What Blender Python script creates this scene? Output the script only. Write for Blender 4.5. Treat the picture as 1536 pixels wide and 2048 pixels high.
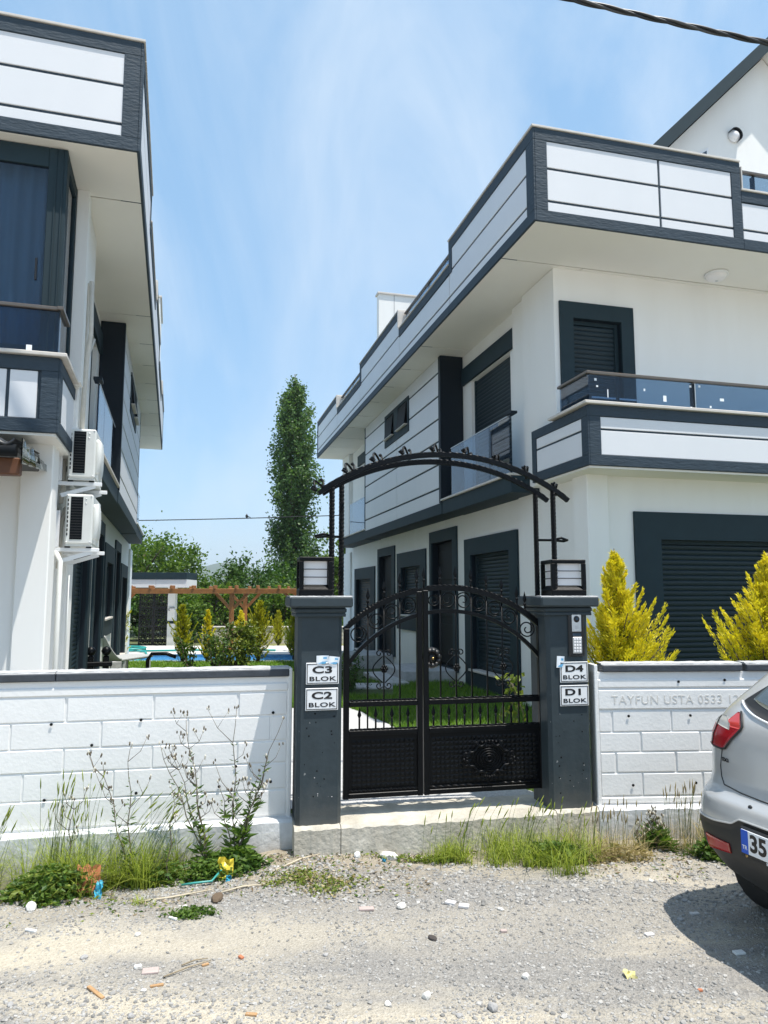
import bpy, bmesh, math, random
import numpy as np
from math import sin, cos, pi, radians, atan, atan2, sqrt, tan
from mathutils import Vector, Matrix

for o in list(bpy.data.objects):
    bpy.data.objects.remove(o)
SC = bpy.context.scene
COL = SC.collection
RND = random.Random(7)

# ------------------------------------------------------------------ camera, sky, sun, exposure
cam_data = bpy.data.cameras.new("camera")
cam = bpy.data.objects.new("camera", cam_data)
COL.objects.link(cam)
cam.location = (0.0, 0.0, 1.7)
cam.rotation_euler = (radians(90) + atan(166 / 1460.0), 0, 0)
cam_data.sensor_fit = 'HORIZONTAL'
cam_data.sensor_width = 36.0
cam_data.lens = 36.0 * 1460.0 / 1536.0
cam_data.clip_start = 0.05
cam_data.clip_end = 9000
SC.camera = cam

SUN_EL = radians(73.0)
SUN_AZ = atan2(0.265, -0.165)            # from +Y towards +X
world = bpy.data.worlds.new("World")
SC.world = world
world.use_nodes = True
wn, wl = world.node_tree.nodes, world.node_tree.links
for n in list(wn):
    wn.remove(n)
w_out = wn.new('ShaderNodeOutputWorld')
w_bg = wn.new('ShaderNodeBackground')
sky = wn.new('ShaderNodeTexSky')
sky.sky_type = 'NISHITA'
sky.sun_disc = False
sky.sun_elevation = SUN_EL
sky.sun_rotation = SUN_AZ
sky.air_density = 1.0
sky.dust_density = 0.9
sky.ozone_density = 1.0
w_bg.inputs['Strength'].default_value = 0.15
# thin high cloud, drawn on the sky's own direction vector so that it surrounds the place
tc = wn.new('ShaderNodeTexCoord')
mp = wn.new('ShaderNodeMapping')
mp.inputs['Scale'].default_value = (2.0, 1.15, 0.95)
mp.inputs['Rotation'].default_value = (0.5, 0.75, 0.6)
mp.inputs['Location'].default_value = (1.3, 0.55, 2.1)
nz = wn.new('ShaderNodeTexNoise')
nz.inputs['Scale'].default_value = 1.7
nz.inputs['Detail'].default_value = 12
nz.inputs['Roughness'].default_value = 0.56
nz.inputs['Distortion'].default_value = 1.3
cr = wn.new('ShaderNodeValToRGB')
cr.color_ramp.elements[0].position = 0.38
cr.color_ramp.elements[0].color = (0, 0, 0, 1)
cr.color_ramp.elements[1].position = 0.80
cr.color_ramp.elements[1].color = (1, 1, 1, 1)
mul = wn.new('ShaderNodeMath')
mul.operation = 'MULTIPLY'
mul.inputs[1].default_value = 0.62
mix = wn.new('ShaderNodeMixRGB')
mix.inputs['Color2'].default_value = (4.3, 4.85, 5.4, 1)
wl.new(tc.outputs['Generated'], mp.inputs['Vector'])
wl.new(mp.outputs['Vector'], nz.inputs['Vector'])
wl.new(nz.outputs['Fac'], cr.inputs['Fac'])
wl.new(cr.outputs['Color'], mul.inputs[0])
wl.new(mul.outputs[0], mix.inputs['Fac'])
veil = wn.new('ShaderNodeMixRGB')              # even thin veil of high haze over the whole sky
veil.inputs['Fac'].default_value = 0.52
veil.inputs['Color2'].default_value = (1.95, 3.62, 5.35, 1)
wl.new(sky.outputs['Color'], veil.inputs['Color1'])
wl.new(veil.outputs['Color'], mix.inputs['Color1'])
wl.new(mix.outputs['Color'], w_bg.inputs['Color'])
wl.new(w_bg.outputs['Background'], w_out.inputs['Surface'])

sun_d = bpy.data.lights.new("sun", 'SUN')
sun_d.energy = 5.0
sun_d.angle = radians(0.53)
sun_d.color = (1.0, 0.955, 0.88)
sun = bpy.data.objects.new("sun", sun_d)
COL.objects.link(sun)
sdir = Vector((cos(SUN_EL) * sin(SUN_AZ), cos(SUN_EL) * cos(SUN_AZ), sin(SUN_EL)))
sun.rotation_euler = sdir.to_track_quat('Z', 'Y').to_euler()
sun.location = (20, -5, 40)

SC.view_settings.view_transform = 'Standard'
SC.view_settings.look = 'None'
SC.view_settings.exposure = 0.42
SC.view_settings.gamma = 1.0
SC.view_settings.use_curve_mapping = False
SC.render.engine = 'CYCLES'
SC.cycles.max_bounces = 8
SC.cycles.transparent_max_bounces = 24

# ------------------------------------------------------------------ helpers
def tag(o, label=None, cat=None, group=None, kind=None):
    if label: o['label'] = label
    if cat: o['category'] = cat
    if group: o['group'] = group
    if kind: o['kind'] = kind
    return o

def thing(name, label, cat, loc=(0, 0, 0), rz=0.0, group=None):
    o = bpy.data.objects.new(name, None)
    o.empty_display_size = 0.1
    COL.objects.link(o)
    o.location = loc
    o.rotation_euler = (0, 0, rz)
    return tag(o, label, cat, group)

class MB:
    """collects boxes, tubes and free polygons, then links them as ONE mesh object"""
    def __init__(s):
        s.v, s.f, s.m, s.sm = [], [], [], []
    def add(s, vs, fs, m=0, smooth=False):
        k = len(s.v)
        s.v.extend([tuple(p) for p in vs])
        for f in fs:
            s.f.append([i + k for i in f]); s.m.append(m); s.sm.append(smooth)
        return s
    def box(s, x0, x1, y0, y1, z0, z1, b=0.0, m=0):
        if x0 > x1: x0, x1 = x1, x0
        if y0 > y1: y0, y1 = y1, y0
        if z0 > z1: z0, z1 = z1, z0
        if b <= 0:
            vs = [(x, y, z) for z in (z0, z1) for y in (y0, y1) for x in (x0, x1)]
            fs = [(0, 2, 3, 1), (4, 5, 7, 6), (0, 1, 5, 4), (2, 6, 7, 3), (0, 4, 6, 2), (1, 3, 7, 5)]
            return s.add(vs, fs, m)
        b = min(b, (x1 - x0) * .45, (y1 - y0) * .45, (z1 - z0) * .45)
        vs = []; idx = {}
        for iz in (0, 1):
            for iy in (0, 1):
                for ix in (0, 1):
                    X = (x0, x1)[ix]; Y = (y0, y1)[iy]; Z = (z0, z1)[iz]
                    sx = (1, -1)[ix]; sy = (1, -1)[iy]; sz = (1, -1)[iz]
                    idx[ix, iy, iz] = len(vs)
                    vs += [(X, Y + sy * b, Z + sz * b), (X + sx * b, Y, Z + sz * b), (X + sx * b, Y + sy * b, Z)]
        g = lambda ix, iy, iz, k: idx[ix, iy, iz] + k
        fs = []
        for i in (0, 1):
            q = [g(i, 0, 0, 0), g(i, 1, 0, 0), g(i, 1, 1, 0), g(i, 0, 1, 0)]; fs.append(q if i else q[::-1])
            q = [g(0, i, 0, 1), g(1, i, 0, 1), g(1, i, 1, 1), g(0, i, 1, 1)]; fs.append(q[::-1] if i else q)
            q = [g(0, 0, i, 2), g(1, 0, i, 2), g(1, 1, i, 2), g(0, 1, i, 2)]; fs.append(q if i else q[::-1])
        for i in (0, 1):
            for j in (0, 1):
                fl = (i == j)
                q = [g(i, j, 0, 0), g(i, j, 1, 0), g(i, j, 1, 1), g(i, j, 0, 1)]; fs.append(q if fl else q[::-1])
                q = [g(i, 0, j, 0), g(i, 1, j, 0), g(i, 1, j, 2), g(i, 0, j, 2)]; fs.append(q[::-1] if fl else q)
                q = [g(0, i, j, 1), g(1, i, j, 1), g(1, i, j, 2), g(0, i, j, 2)]; fs.append(q if fl else q[::-1])
        for i in (0, 1):
            for j in (0, 1):
                for k in (0, 1):
                    q = [g(i, j, k, 0), g(i, j, k, 1), g(i, j, k, 2)]; fs.append(q if (i + j + k) % 2 else q[::-1])
        return s.add(vs, fs, m)
    def obox(s, c, ax, ay, az, b=0, m=0):
        """box given by centre and three half-axis vectors"""
        t = MB().box(-1, 1, -1, 1, -1, 1)
        c, ax, ay, az = Vector(c), Vector(ax), Vector(ay), Vector(az)
        return s.add([c + ax * p[0] + ay * p[1] + az * p[2] for p in t.v], t.f, m)
    def tube(s, pts, r, n=8, m=0, twist=0.0, smooth=True, cap=True, closed=False, flat=1.0, up=None):
        pts = [Vector(p) for p in pts]
        N = len(pts)
        rr = r if hasattr(r, '__len__') else [r] * N
        vs = []; prev = None
        for i, p in enumerate(pts):
            if closed: t = pts[(i + 1) % N] - pts[i - 1]
            else: t = pts[min(i + 1, N - 1)] - pts[max(i - 1, 0)]
            if t.length < 1e-9: t = Vector((0, 0, 1))
            t.normalize()
            if prev is None:
                u0 = Vector(up) if up else (Vector((0, 0, 1)) if abs(t.z) < .9 else Vector((1, 0, 0)))
                a = u0 - t * u0.dot(t)
            else:
                a = prev - t * prev.dot(t)
            if a.length < 1e-6: a = t.orthogonal()
            a.normalize(); prev = a.copy(); b = t.cross(a)
            for k in range(n):
                an = 2 * pi * (k + .5) / n + twist * i
                vs.append(p + (a * cos(an) + b * sin(an) * flat) * rr[i])
        fs = []
        for i in range(N if closed else N - 1):
            j = (i + 1) % N
            for k in range(n):
                k2 = (k + 1) % n
                fs.append((i * n + k, i * n + k2, j * n + k2, j * n + k))
        s.add(vs, fs, m, smooth)
        if cap and not closed:
            k0 = len(s.v) - len(vs)
            s.f.append([k0 + k for k in range(n)][::-1]); s.m.append(m); s.sm.append(False)
            s.f.append([k0 + (N - 1) * n + k for k in range(n)]); s.m.append(m); s.sm.append(False)
        return s
    def lathe(s, prof, n=16, c=(0, 0, 0), m=0, axis='z', smooth=True):
        vs = []; fs = []
        for r, h in prof:
            for k in range(n):
                a = 2 * pi * k / n
                p = (r * cos(a), r * sin(a), h)
                if axis == 'y': p = (p[0], h, p[1])
                if axis == 'x': p = (h, p[0], p[1])
                vs.append((p[0] + c[0], p[1] + c[1], p[2] + c[2]))
        for i in range(len(prof) - 1):
            for k in range(n):
                k2 = (k + 1) % n
                fs.append((i * n + k, i * n + k2, (i + 1) * n + k2, (i + 1) * n + k))
        return s.add(vs, fs, m, smooth)
    def build(s, name, mats, parent=None, label=None, recalc=True):
        me = bpy.data.meshes.new(name)
        me.from_pydata([tuple(p) for p in s.v], [], s.f)
        if not isinstance(mats, (list, tuple)): mats = [mats]
        for q in mats: me.materials.append(q)
        me.polygons.foreach_set('material_index', s.m)
        me.polygons.foreach_set('use_smooth', s.sm)
        if recalc and len(s.f) < 4000:
            bm = bmesh.new(); bm.from_mesh(me)
            bmesh.ops.recalc_face_normals(bm, faces=bm.faces)
            bm.to_mesh(me); bm.free()
        me.update()
        o = bpy.data.objects.new(name, me)
        COL.objects.link(o)
        if parent: o.parent = parent
        if label: o['label'] = label
        return o

def inst(o, name, parent, loc=None, rot=None, scale=None):
    c = o.copy(); c.name = name
    COL.objects.link(c)
    c.parent = parent
    if loc is not None: c.location = loc
    if rot is not None: c.rotation_euler = rot
    if scale is not None: c.scale = scale
    return c

def text_mesh(txt, size, depth, sx=1.0, bold=0.0, spacing=1.0):
    cu = bpy.data.curves.new('lettering', 'FONT')
    cu.body = txt; cu.size = size; cu.extrude = depth; cu.offset = bold
    cu.align_x = 'CENTER'; cu.align_y = 'CENTER'; cu.space_character = spacing
    ob = bpy.data.objects.new('lettering', cu)
    COL.objects.link(ob)
    dg = bpy.context.evaluated_depsgraph_get()
    me = bpy.data.meshes.new_from_object(ob.evaluated_get(dg))
    bpy.data.objects.remove(ob)
    for v in me.vertices: v.co.x *= sx
    return me

def lettering(txt, name, parent, mat_, loc, rz_face, size, depth, sx=1.0, bold=0.0, spacing=1.0, tilt=90, rx=None):
    me = text_mesh(txt, size, depth, sx, bold, spacing)
    me.materials.clear(); me.materials.append(mat_)
    o = bpy.data.objects.new(name, me)
    COL.objects.link(o); o.parent = parent
    o.location = loc; o.rotation_euler = (radians(tilt), 0, rz_face)
    return o

# ------------------------------------------------------------------ materials
def mk(name, col, rough=.6, var=.0, vscale=6.0, col2=None, bump=0.0, bscale=150.0, bdist=.004, metal=0.0, spec=.5,
       coat=0.0, stretch=None, bdetail=3.0, speck=None, vstretch=None, grime=None):
    m = bpy.data.materials.new(name); m.use_nodes = True
    nt = m.node_tree; N = nt.nodes; Lk = nt.links
    p = N['Principled BSDF']
    p.inputs['Base Color'].default_value = (*col, 1)
    p.inputs['Roughness'].default_value = rough
    p.inputs['Metallic'].default_value = metal
    p.inputs['Specular IOR Level'].default_value = spec
    p.inputs['Coat Weight'].default_value = coat
    p.inputs['Coat Roughness'].default_value = .06
    t = N.new('ShaderNodeTexCoord')
    if var > 0 or col2:
        n = N.new('ShaderNodeTexNoise'); n.inputs['Scale'].default_value = vscale
        n.inputs['Detail'].default_value = 6; n.inputs['Roughness'].default_value = .65
        vsrc = t.outputs['Object']
        if vstretch:
            vm = N.new('ShaderNodeMapping'); vm.inputs['Scale'].default_value = vstretch; Lk.new(vsrc, vm.inputs['Vector']); vsrc = vm.outputs['Vector']
        Lk.new(vsrc, n.inputs['Vector'])
        r = N.new('ShaderNodeValToRGB')
        r.color_ramp.elements[0].position = .3; r.color_ramp.elements[1].position = .7
        c2 = col2 if col2 else tuple(min(1, c * (1 + var)) for c in col)
        c1 = col if col2 else tuple(c * (1 - var) for c in col)
        r.color_ramp.elements[0].color = (*c1, 1); r.color_ramp.elements[1].color = (*c2, 1)
        Lk.new(n.outputs['Fac'], r.inputs['Fac'])
        src = r.outputs['Color']
        if speck:
            n2 = N.new('ShaderNodeTexNoise'); n2.inputs['Scale'].default_value = speck[1]; n2.inputs['Detail'].default_value = 2
            Lk.new(t.outputs['Object'], n2.inputs['Vector'])
            r2 = N.new('ShaderNodeValToRGB')
            r2.color_ramp.elements[0].position = speck[2]; r2.color_ramp.elements[1].position = speck[2] + .03
            Lk.new(n2.outputs['Fac'], r2.inputs['Fac'])
            mx = N.new('ShaderNodeMixRGB'); mx.inputs['Color2'].default_value = (*speck[0], 1)
            Lk.new(r2.outputs['Color'], mx.inputs['Fac']); Lk.new(src, mx.inputs['Color1'])
            src = mx.outputs['Color']
        if grime:     # splashed mud and dust with a ragged upper edge
            sx = N.new('ShaderNodeSeparateXYZ'); Lk.new(t.outputs['Object'], sx.inputs[0])
            n3 = N.new('ShaderNodeTexNoise'); n3.inputs['Scale'].default_value = 5.5; n3.inputs['Detail'].default_value = 8; n3.inputs['Roughness'].default_value = .7
            Lk.new(t.outputs['Object'], n3.inputs['Vector'])
            ad = N.new('ShaderNodeMath'); ad.operation = 'MULTIPLY_ADD'; ad.inputs[1].default_value = -grime[2]; Lk.new(n3.outputs['Fac'], ad.inputs[0]); Lk.new(sx.outputs['Z'], ad.inputs[2])
            mr = N.new('ShaderNodeMapRange'); mr.inputs['From Min'].default_value = grime[1] - grime[2] * .5; mr.inputs['From Max'].default_value = grime[1] - grime[2] * .5 - grime[3]
            mr.inputs['To Min'].default_value = 0; mr.inputs['To Max'].default_value = grime[4]; Lk.new(ad.outputs[0], mr.inputs['Value'])
            mg = N.new('ShaderNodeMixRGB'); mg.inputs['Color2'].default_value = (*grime[0], 1); Lk.new(mr.outputs[0], mg.inputs['Fac']); Lk.new(src, mg.inputs['Color1'])
            src = mg.outputs['Color']
        Lk.new(src, p.inputs['Base Color'])
    if bump > 0:
        n = N.new('ShaderNodeTexNoise'); n.inputs['Scale'].default_value = bscale
        n.inputs['Detail'].default_value = bdetail
        v = t.outputs['Object']
        if stretch:
            mpn = N.new('ShaderNodeMapping'); mpn.inputs['Rotation'].default_value = stretch[0]
            mpn.inputs['Scale'].default_value = stretch[1]
            Lk.new(v, mpn.inputs['Vector']); v = mpn.outputs['Vector']
        Lk.new(v, n.inputs['Vector'])
        b = N.new('ShaderNodeBump'); b.inputs['Strength'].default_value = bump; b.inputs['Distance'].default_value = bdist
        Lk.new(n.outputs['Fac'], b.inputs['Height']); Lk.new(b.outputs['Normal'], p.inputs['Normal'])
    return m

def mk_glass(name, tint, tr=.85, rough=.02):
    m = bpy.data.materials.new(name); m.use_nodes = True
    N = m.node_tree.nodes; Lk = m.node_tree.links
    N.remove(N['Principled BSDF'])
    o = N['Material Output']
    a = N.new('ShaderNodeBsdfTransparent'); a.inputs['Color'].default_value = (*tint, 1)
    g = N.new('ShaderNodeBsdfGlossy'); g.inputs['Roughness'].default_value = rough
    fc = N.new('ShaderNodeLayerWeight'); fc.inputs['Blend'].default_value = .5
    pw = N.new('ShaderNodeMath'); pw.operation = 'POWER'; pw.inputs[1].default_value = 4.0; Lk.new(fc.outputs['Facing'], pw.inputs[0])
    f = N.new('ShaderNodeMath'); f.operation = 'MULTIPLY_ADD'; f.inputs[1].default_value = .8; f.inputs[2].default_value = .04; Lk.new(pw.outputs[0], f.inputs[0])
    x = N.new('ShaderNodeMixShader')
    Lk.new(f.outputs[0], x.inputs[0]); Lk.new(a.outputs[0], x.inputs[1]); Lk.new(g.outputs[0], x.inputs[2])
    Lk.new(x.outputs[0], o.inputs['Surface'])
    return m

def mk_leaf(name, c1, c2, trans=.35, rough=.5):
    m = bpy.data.materials.new(name); m.use_nodes = True
    N = m.node_tree.nodes; Lk = m.node_tree.links
    p = N['Principled BSDF']; p.inputs['Roughness'].default_value = rough
    p.inputs['Specular IOR Level'].default_value = .35
    g = N.new('ShaderNodeNewGeometry')
    r = N.new('ShaderNodeValToRGB')
    r.color_ramp.elements[0].color = (*c1, 1); r.color_ramp.elements[1].color = (*c2, 1)
    Lk.new(g.outputs['Random Per Island'], r.inputs['Fac'])
    Lk.new(r.outputs['Color'], p.inputs['Base Color'])
    t = N.new('ShaderNodeBsdfTranslucent')
    h = N.new('ShaderNodeMixRGB'); h.blend_type = 'MULTIPLY'; h.inputs['Fac'].default_value = 1
    h.inputs['Color2'].default_value = (1.25, 1.3, .6, 1)
    Lk.new(r.outputs['Color'], h.inputs['Color1']); Lk.new(h.outputs['Color'], t.inputs['Color'])
    x = N.new('ShaderNodeMixShader'); x.inputs[0].default_value = trans
    Lk.new(p.outputs[0], x.inputs[1]); Lk.new(t.outputs[0], x.inputs[2])
    Lk.new(x.outputs[0], N['Material Output'].inputs['Surface'])
    return m

M = {}
M['plaster'] = mk('plaster_white', (.80, .79, .755), .8, col2=(.85, .845, .815), vscale=1.6, vstretch=(1.3, 1.3, .22), bump=.25, bscale=220, bdist=.002)
M['soffit'] = mk('soffit_white', (.80, .775, .715), .7, .035, .9, bump=.1, bscale=120, bdist=.002)
M['panel'] = mk('panel_white', (.69, .70, .72), .5, col2=(.73, .735, .75), vscale=1.1, vstretch=(1, 1, .3), bump=.12, bscale=3.5, bdist=.004)
M['trim'] = mk('trim_slate', (.034, .052, .070), .65, .10, 5, spec=.3, bump=.55, bscale=15, bdist=.012,
               stretch=((0, .75, 0), (1.0, 1.0, 3.2)), bdetail=3)
M['trim_flat'] = mk('trim_smooth', (.014, .031, .040), .65, .08, 5, spec=.28, bump=.25, bscale=70, bdist=.003)
M['fin'] = mk('fin_navy', (.003, .009, .016), .55, .1, 3, spec=.3)
M['shutter'] = mk('shutter_slat', (.008, .022, .030), .5, spec=.35)
M['dark'] = mk('dark_recess', (.004, .006, .008), .6, spec=.2)
M['stone'] = mk('coping_stone', (.60, .56, .51), .5, .08, 9)
M['rail'] = mk('brown_rail', (.16, .135, .115), .35, metal=.6)
M['glass'] = mk_glass('balcony_glass', (.50, .61, .72))
M['bayglass'] = mk_glass('bay_glass', (.48, .57, .65))
M['curtain'] = mk('curtain', (.62, .64, .66), .9)
M['shadewood'] = mk('shaded_timber', (.085, .030, .010), .6, col2=(.14, .052, .018), vscale=5)  # copy of the brown timber, darkened to paint in the porch shade
M['wglass'] = mk('window_glass', (.030, .055, .085), .05, spec=.6)
M['post'] = mk('post_paint', (.034, .048, .056), .6, .12, 7, spec=.3, bump=.5, bscale=16, bdist=.006, speck=((.22, .23, .23), 26, .735), grime=((.22, .20, .17), .42, .6, .4, .35))
M['iron'] = mk('black_iron', (.0018, .0026, .0038), .38, bump=.3, bscale=60, bdist=.003, spec=.16)
M['concrete'] = mk('concrete_raw', (.36, .33, .27), .9, col2=(.60, .56, .48), vscale=5, bump=.8, bscale=30, bdist=.01, bdetail=6)
M['cgrey'] = mk('concrete_grey', (.36, .36, .36), .85, col2=(.54, .54, .54), vscale=9, bump=.6, bscale=60, bdist=.006)
M['wallwhite'] = mk('wall_white', (.825, .82, .81), .6, .035, 4, grime=((.42, .37, .29), .30, .5, .35, .45), bump=.4, bscale=45, bdist=.004)
M['found'] = mk('foundation_paint', (.55, .56, .57), .7, col2=(.74, .75, .76), vscale=5, bump=.7, bscale=25, bdist=.008, bdetail=5, grime=((.30, .26, .20), .08, .35, .22, .8))
M['coping'] = mk('coping_paint', (.045, .053, .066), .6, .15, 8, bump=.6, bscale=30, bdist=.006)
M['signw'] = mk('sign_white', (.78, .79, .80), .35)
M['signb'] = mk('sign_black', (.008, .008, .009), .4)
M['metal'] = mk('alu_metal', (.55, .56, .57), .35, metal=.9)
M['opal'] = mk('opal_diffuser', (.82, .80, .80), .3)
M['acw'] = mk('ac_casing', (.68, .69, .66), .45, .05, 5)
M['wood'] = mk('brown_timber', (.22, .080, .018), .6, col2=(.34, .135, .032), vscale=5, bump=.3, bscale=8, bdist=.004, stretch=((0, 0, 0), (.4, 8, 8)))
M['tile'] = mk('roof_tile', (.020, .023, .026), .45, .2, 12)
M['chrome'] = mk('flashing_metal', (.30, .32, .30), .12, metal=1.0)
M['pipe'] = mk('pipe_wrap', (.62, .58, .51), .7, .08, 12)
M['brass'] = mk('brass', (.45, .30, .12), .3, metal=1.0)
M['paper'] = mk('paper_white', (.78, .82, .86), .5)
M['pblue'] = mk('print_blue', (.12, .38, .62), .5)

# ------------------------------------------------------------------ villas
class Face:
    """a facade: a runs along it, b is height, d is distance outward from it"""
    def __init__(s, kind, off, sgn):
        s.k, s.off, s.s = kind, off, sgn
    def p(s, a, b, d):
        if s.k == 'side': return (s.s * (s.off - d), a, b)
        return (s.s * a, s.off - d, b)
    def box(s, mb, a0, a1, b0, b1, d0, d1, bev=0.0, m=0):
        p, q = s.p(a0, b0, d0), s.p(a1, b1, d1)
        return mb.box(p[0], q[0], p[1], q[1], p[2], q[2], bev, m)

def facade(F, name, a0, a1, b0, b1, holes, mat_, parent, depth=.14, rev=1):
    """a wall skin with real openings: reveals and a closed back"""
    A = sorted({a0, a1, *[h[0] for h in holes], *[h[1] for h in holes]})
    B = sorted({b0, b1, *[h[2] for h in holes], *[h[3] for h in holes]})
    mb = MB()
    for i in range(len(A) - 1):
        for j in range(len(B) - 1):
            ca, cb = (A[i] + A[i + 1]) / 2, (B[j] + B[j + 1]) / 2
            if any(h[0] < ca < h[1] and h[2] < cb < h[3] for h in holes): continue
            mb.add([F.p(A[i], B[j], 0), F.p(A[i + 1], B[j], 0), F.p(A[i + 1], B[j + 1], 0), F.p(A[i], B[j + 1], 0)], [(0, 1, 2, 3)])
    for h in holes:
        c = [(h[0], h[2]), (h[1], h[2]), (h[1], h[3]), (h[0], h[3])]
        for k in range(4):
            p, q = c[k], c[(k + 1) % 4]
            mb.add([F.p(*p, 0), F.p(*q, 0), F.p(*q, -depth), F.p(*p, -depth)], [(0, 1, 2, 3)], rev)
        mb.add([F.p(*p, -depth) for p in c], [(0, 1, 2, 3)], 1)
    return mb.build(name, [mat_, M['fin']], parent, recalc=False)

def ring(F, mb, o, i, d0, d1):
    """a mitred frame: outer and inner rectangle (a0, a1, b0, b1) between depths d0 and d1"""
    R = lambda q, d: [F.p(q[0], q[2], d), F.p(q[1], q[2], d), F.p(q[1], q[3], d), F.p(q[0], q[3], d)]
    vs = R(o, d0) + R(i, d0) + R(o, d1) + R(i, d1)
    fs = []
    for k in range(4):
        n = (k + 1) % 4
        fs += [(8 + k, 8 + n, 12 + n, 12 + k), (k, n, 8 + n, 8 + k), (4 + k, 12 + k, 12 + n, 4 + n), (k, 4 + k, 4 + n, n)]
    mb.add(vs, fs)

SLAT = {}
def slats(F, parent, a0, a1, b0, b1, d, pitch=.065):
    w = round(a1 - a0, 3)
    key = (F.k, F.s, w, pitch)
    n = int((b1 - b0) / pitch)
    for i in range(n):
        b = b1 - pitch * (i + 1)
        if key not in SLAT:
            mb = MB()
            prof = [(0, 0), (.008, .012), (.013, .030), (.012, .048), (.004, .060), (-.004, .064)]
            vs = []
            for a in (0, w):
                for dd, h in prof: vs.append(F.p(a, h * pitch / .065, dd) if F.k == 'front' else (F.s * -dd, a, h * pitch / .065))
            if F.k == 'front': vs = [(x, y - F.off, z) for x, y, z in vs]
            k = len(prof)
            mb.add(vs, [(j, j + 1, k + j + 1, k + j) for j in range(k - 1)], 0, False)
            o = mb.build('slat', M['shutter'], parent)
            SLAT[key] = o
        else:
            o = SLAT[key].copy(); o.name = 'slat'; COL.objects.link(o); o.parent = parent
        o.location = F.p(a0, b, d) if F.k == 'front' else (F.s * (F.off - d), a0, b)

def window(F, root, outer, inner, name='window', sill=None, shut=True, mat_=None, proud=.035, back=.10):
    mb = MB(); ring(F, mb, outer, inner, .0, proud)
    w = mb.build(name, mat_ or M['trim_flat'], root)
    # guide rails and head of the shutter inside the opening
    for q in ((inner[0], inner[0] + .05, inner[2], inner[3], .035), (inner[1] - .05, inner[1], inner[2], inner[3], .035), (inner[0] + .05, inner[1] - .05, inner[3] - .05, inner[3], .03)):
        g = MB(); F.box(g, *q[:4], -back - .03, -back + q[4]); g.build('guide_rail' if q[4] > .032 else 'shutter_head', M['trim_flat'], w)
    if shut:
        slats(F, w, inner[0] + .05, inner[1] - .05, inner[2], inner[3] - .05, -back)
    if sill:
        s = MB(); F.box(s, sill[0], sill[1], sill[2] - .02, sill[2] + .02, -back, proud + .03, .006)
        s.build('sill', M['stone'], w)
    return w

def panel_rows(F, parent, cols, rows, d0=-.004, d1=.012, mat_=None):
    for c0, c1 in cols:
        for r0, r1 in rows:
            mb = MB(); F.box(mb, c0, c1, r0, r1, d0, d1, .004)
            mb.build('panel', mat_ or M['panel'], parent)

def glass_rail(F, root, spans, b0, b1, d, posts=(), rail=True, name='glass_railing', stickers=()):
    mb = MB()
    if rail:
        F.box(mb, spans[0][0] - .02, spans[-1][1] + .02, b1, b1 + .035, d - .02, d + .04, .006)
    else:
        F.box(mb, spans[0][0] - .02, spans[-1][1] + .02, b1, b1 + .012, d, d + .014)
    g = mb.build(name, M['rail'] if rail else M['metal'], root)
    for a0, a1 in spans:
        pb = MB(); F.box(pb, a0, a1, b0, b1 - .002, d, d + .010, .002)
        pb.build('pane', M['glass'], g)
    for a in posts:
        pb = MB(); F.box(pb, a - .022, a + .022, b0, b1 - .002, d - .055, d - .006, .004)
        pb.build('post', M['fin'], g)
    for a, b, w, h in stickers:
        pb = MB(); F.box(pb, a - w / 2, a + w / 2, b - h / 2, b + h / 2, d + .0102, d + .012)
        pb.build('sticker', M['paper'], g)
    return g

def parapet_run(F, root, a0, a1, top, nxt, prv, end_trim0, end_trim1, z0=6.07, name='roof_parapet', thick=.22, cols=None, cx0=0.0, core0=0.0):
    """one straight stretch of the roof parapet: dark core, dark bands, white panels, stone coping"""
    mb = MB()
    F.box(mb, a0 + core0, a1, z0, top, -thick, 0)
    F.box(mb, a0, a1, top - .15, top - .001, 0.0, .024, .004)
    F.box(mb, a0, a1, z0 + .001, z0 + .14, 0.0, .024, .004)
    if end_trim0: F.box(mb, a0 + .001, a0 + end_trim0, z0 + .14, top - .15, 0, .0235, .004)
    if end_trim1: F.box(mb, a1 - end_trim1, a1 - .001, 6.70 if end_trim1 == .13 else z0 + .14, top - .15, 0, .0235, .004)
    w = mb.build(name, M['trim'], root)
    c = MB(); F.box(c, a0 + cx0, a1, top + .001, top + .030, -thick - .03, .040, .005)
    c.build('coping', M['stone'], w)
    rows = [(6.212, 6.320), (6.352, 6.730 if top > 7 else 6.698)]
    if top > 7: rows.append((6.762, top - .152))
    lo = a0 + (end_trim0 or .012); hi = a1 - .012
    hi2 = a1 - (end_trim1 or .012)
    cs = cols or [(lo, hi)]
    for i, (c0, c1) in enumerate(cs):
        last = i == len(cs) - 1
        for r in rows:
            m_ = MB(); F.box(m_, c0, (hi2 if (r[1] > 6.74 and last) else c1), r[0], r[1], -.004, .012, .004)
            m_.build('panel', M['panel'], w)
    return w

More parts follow.
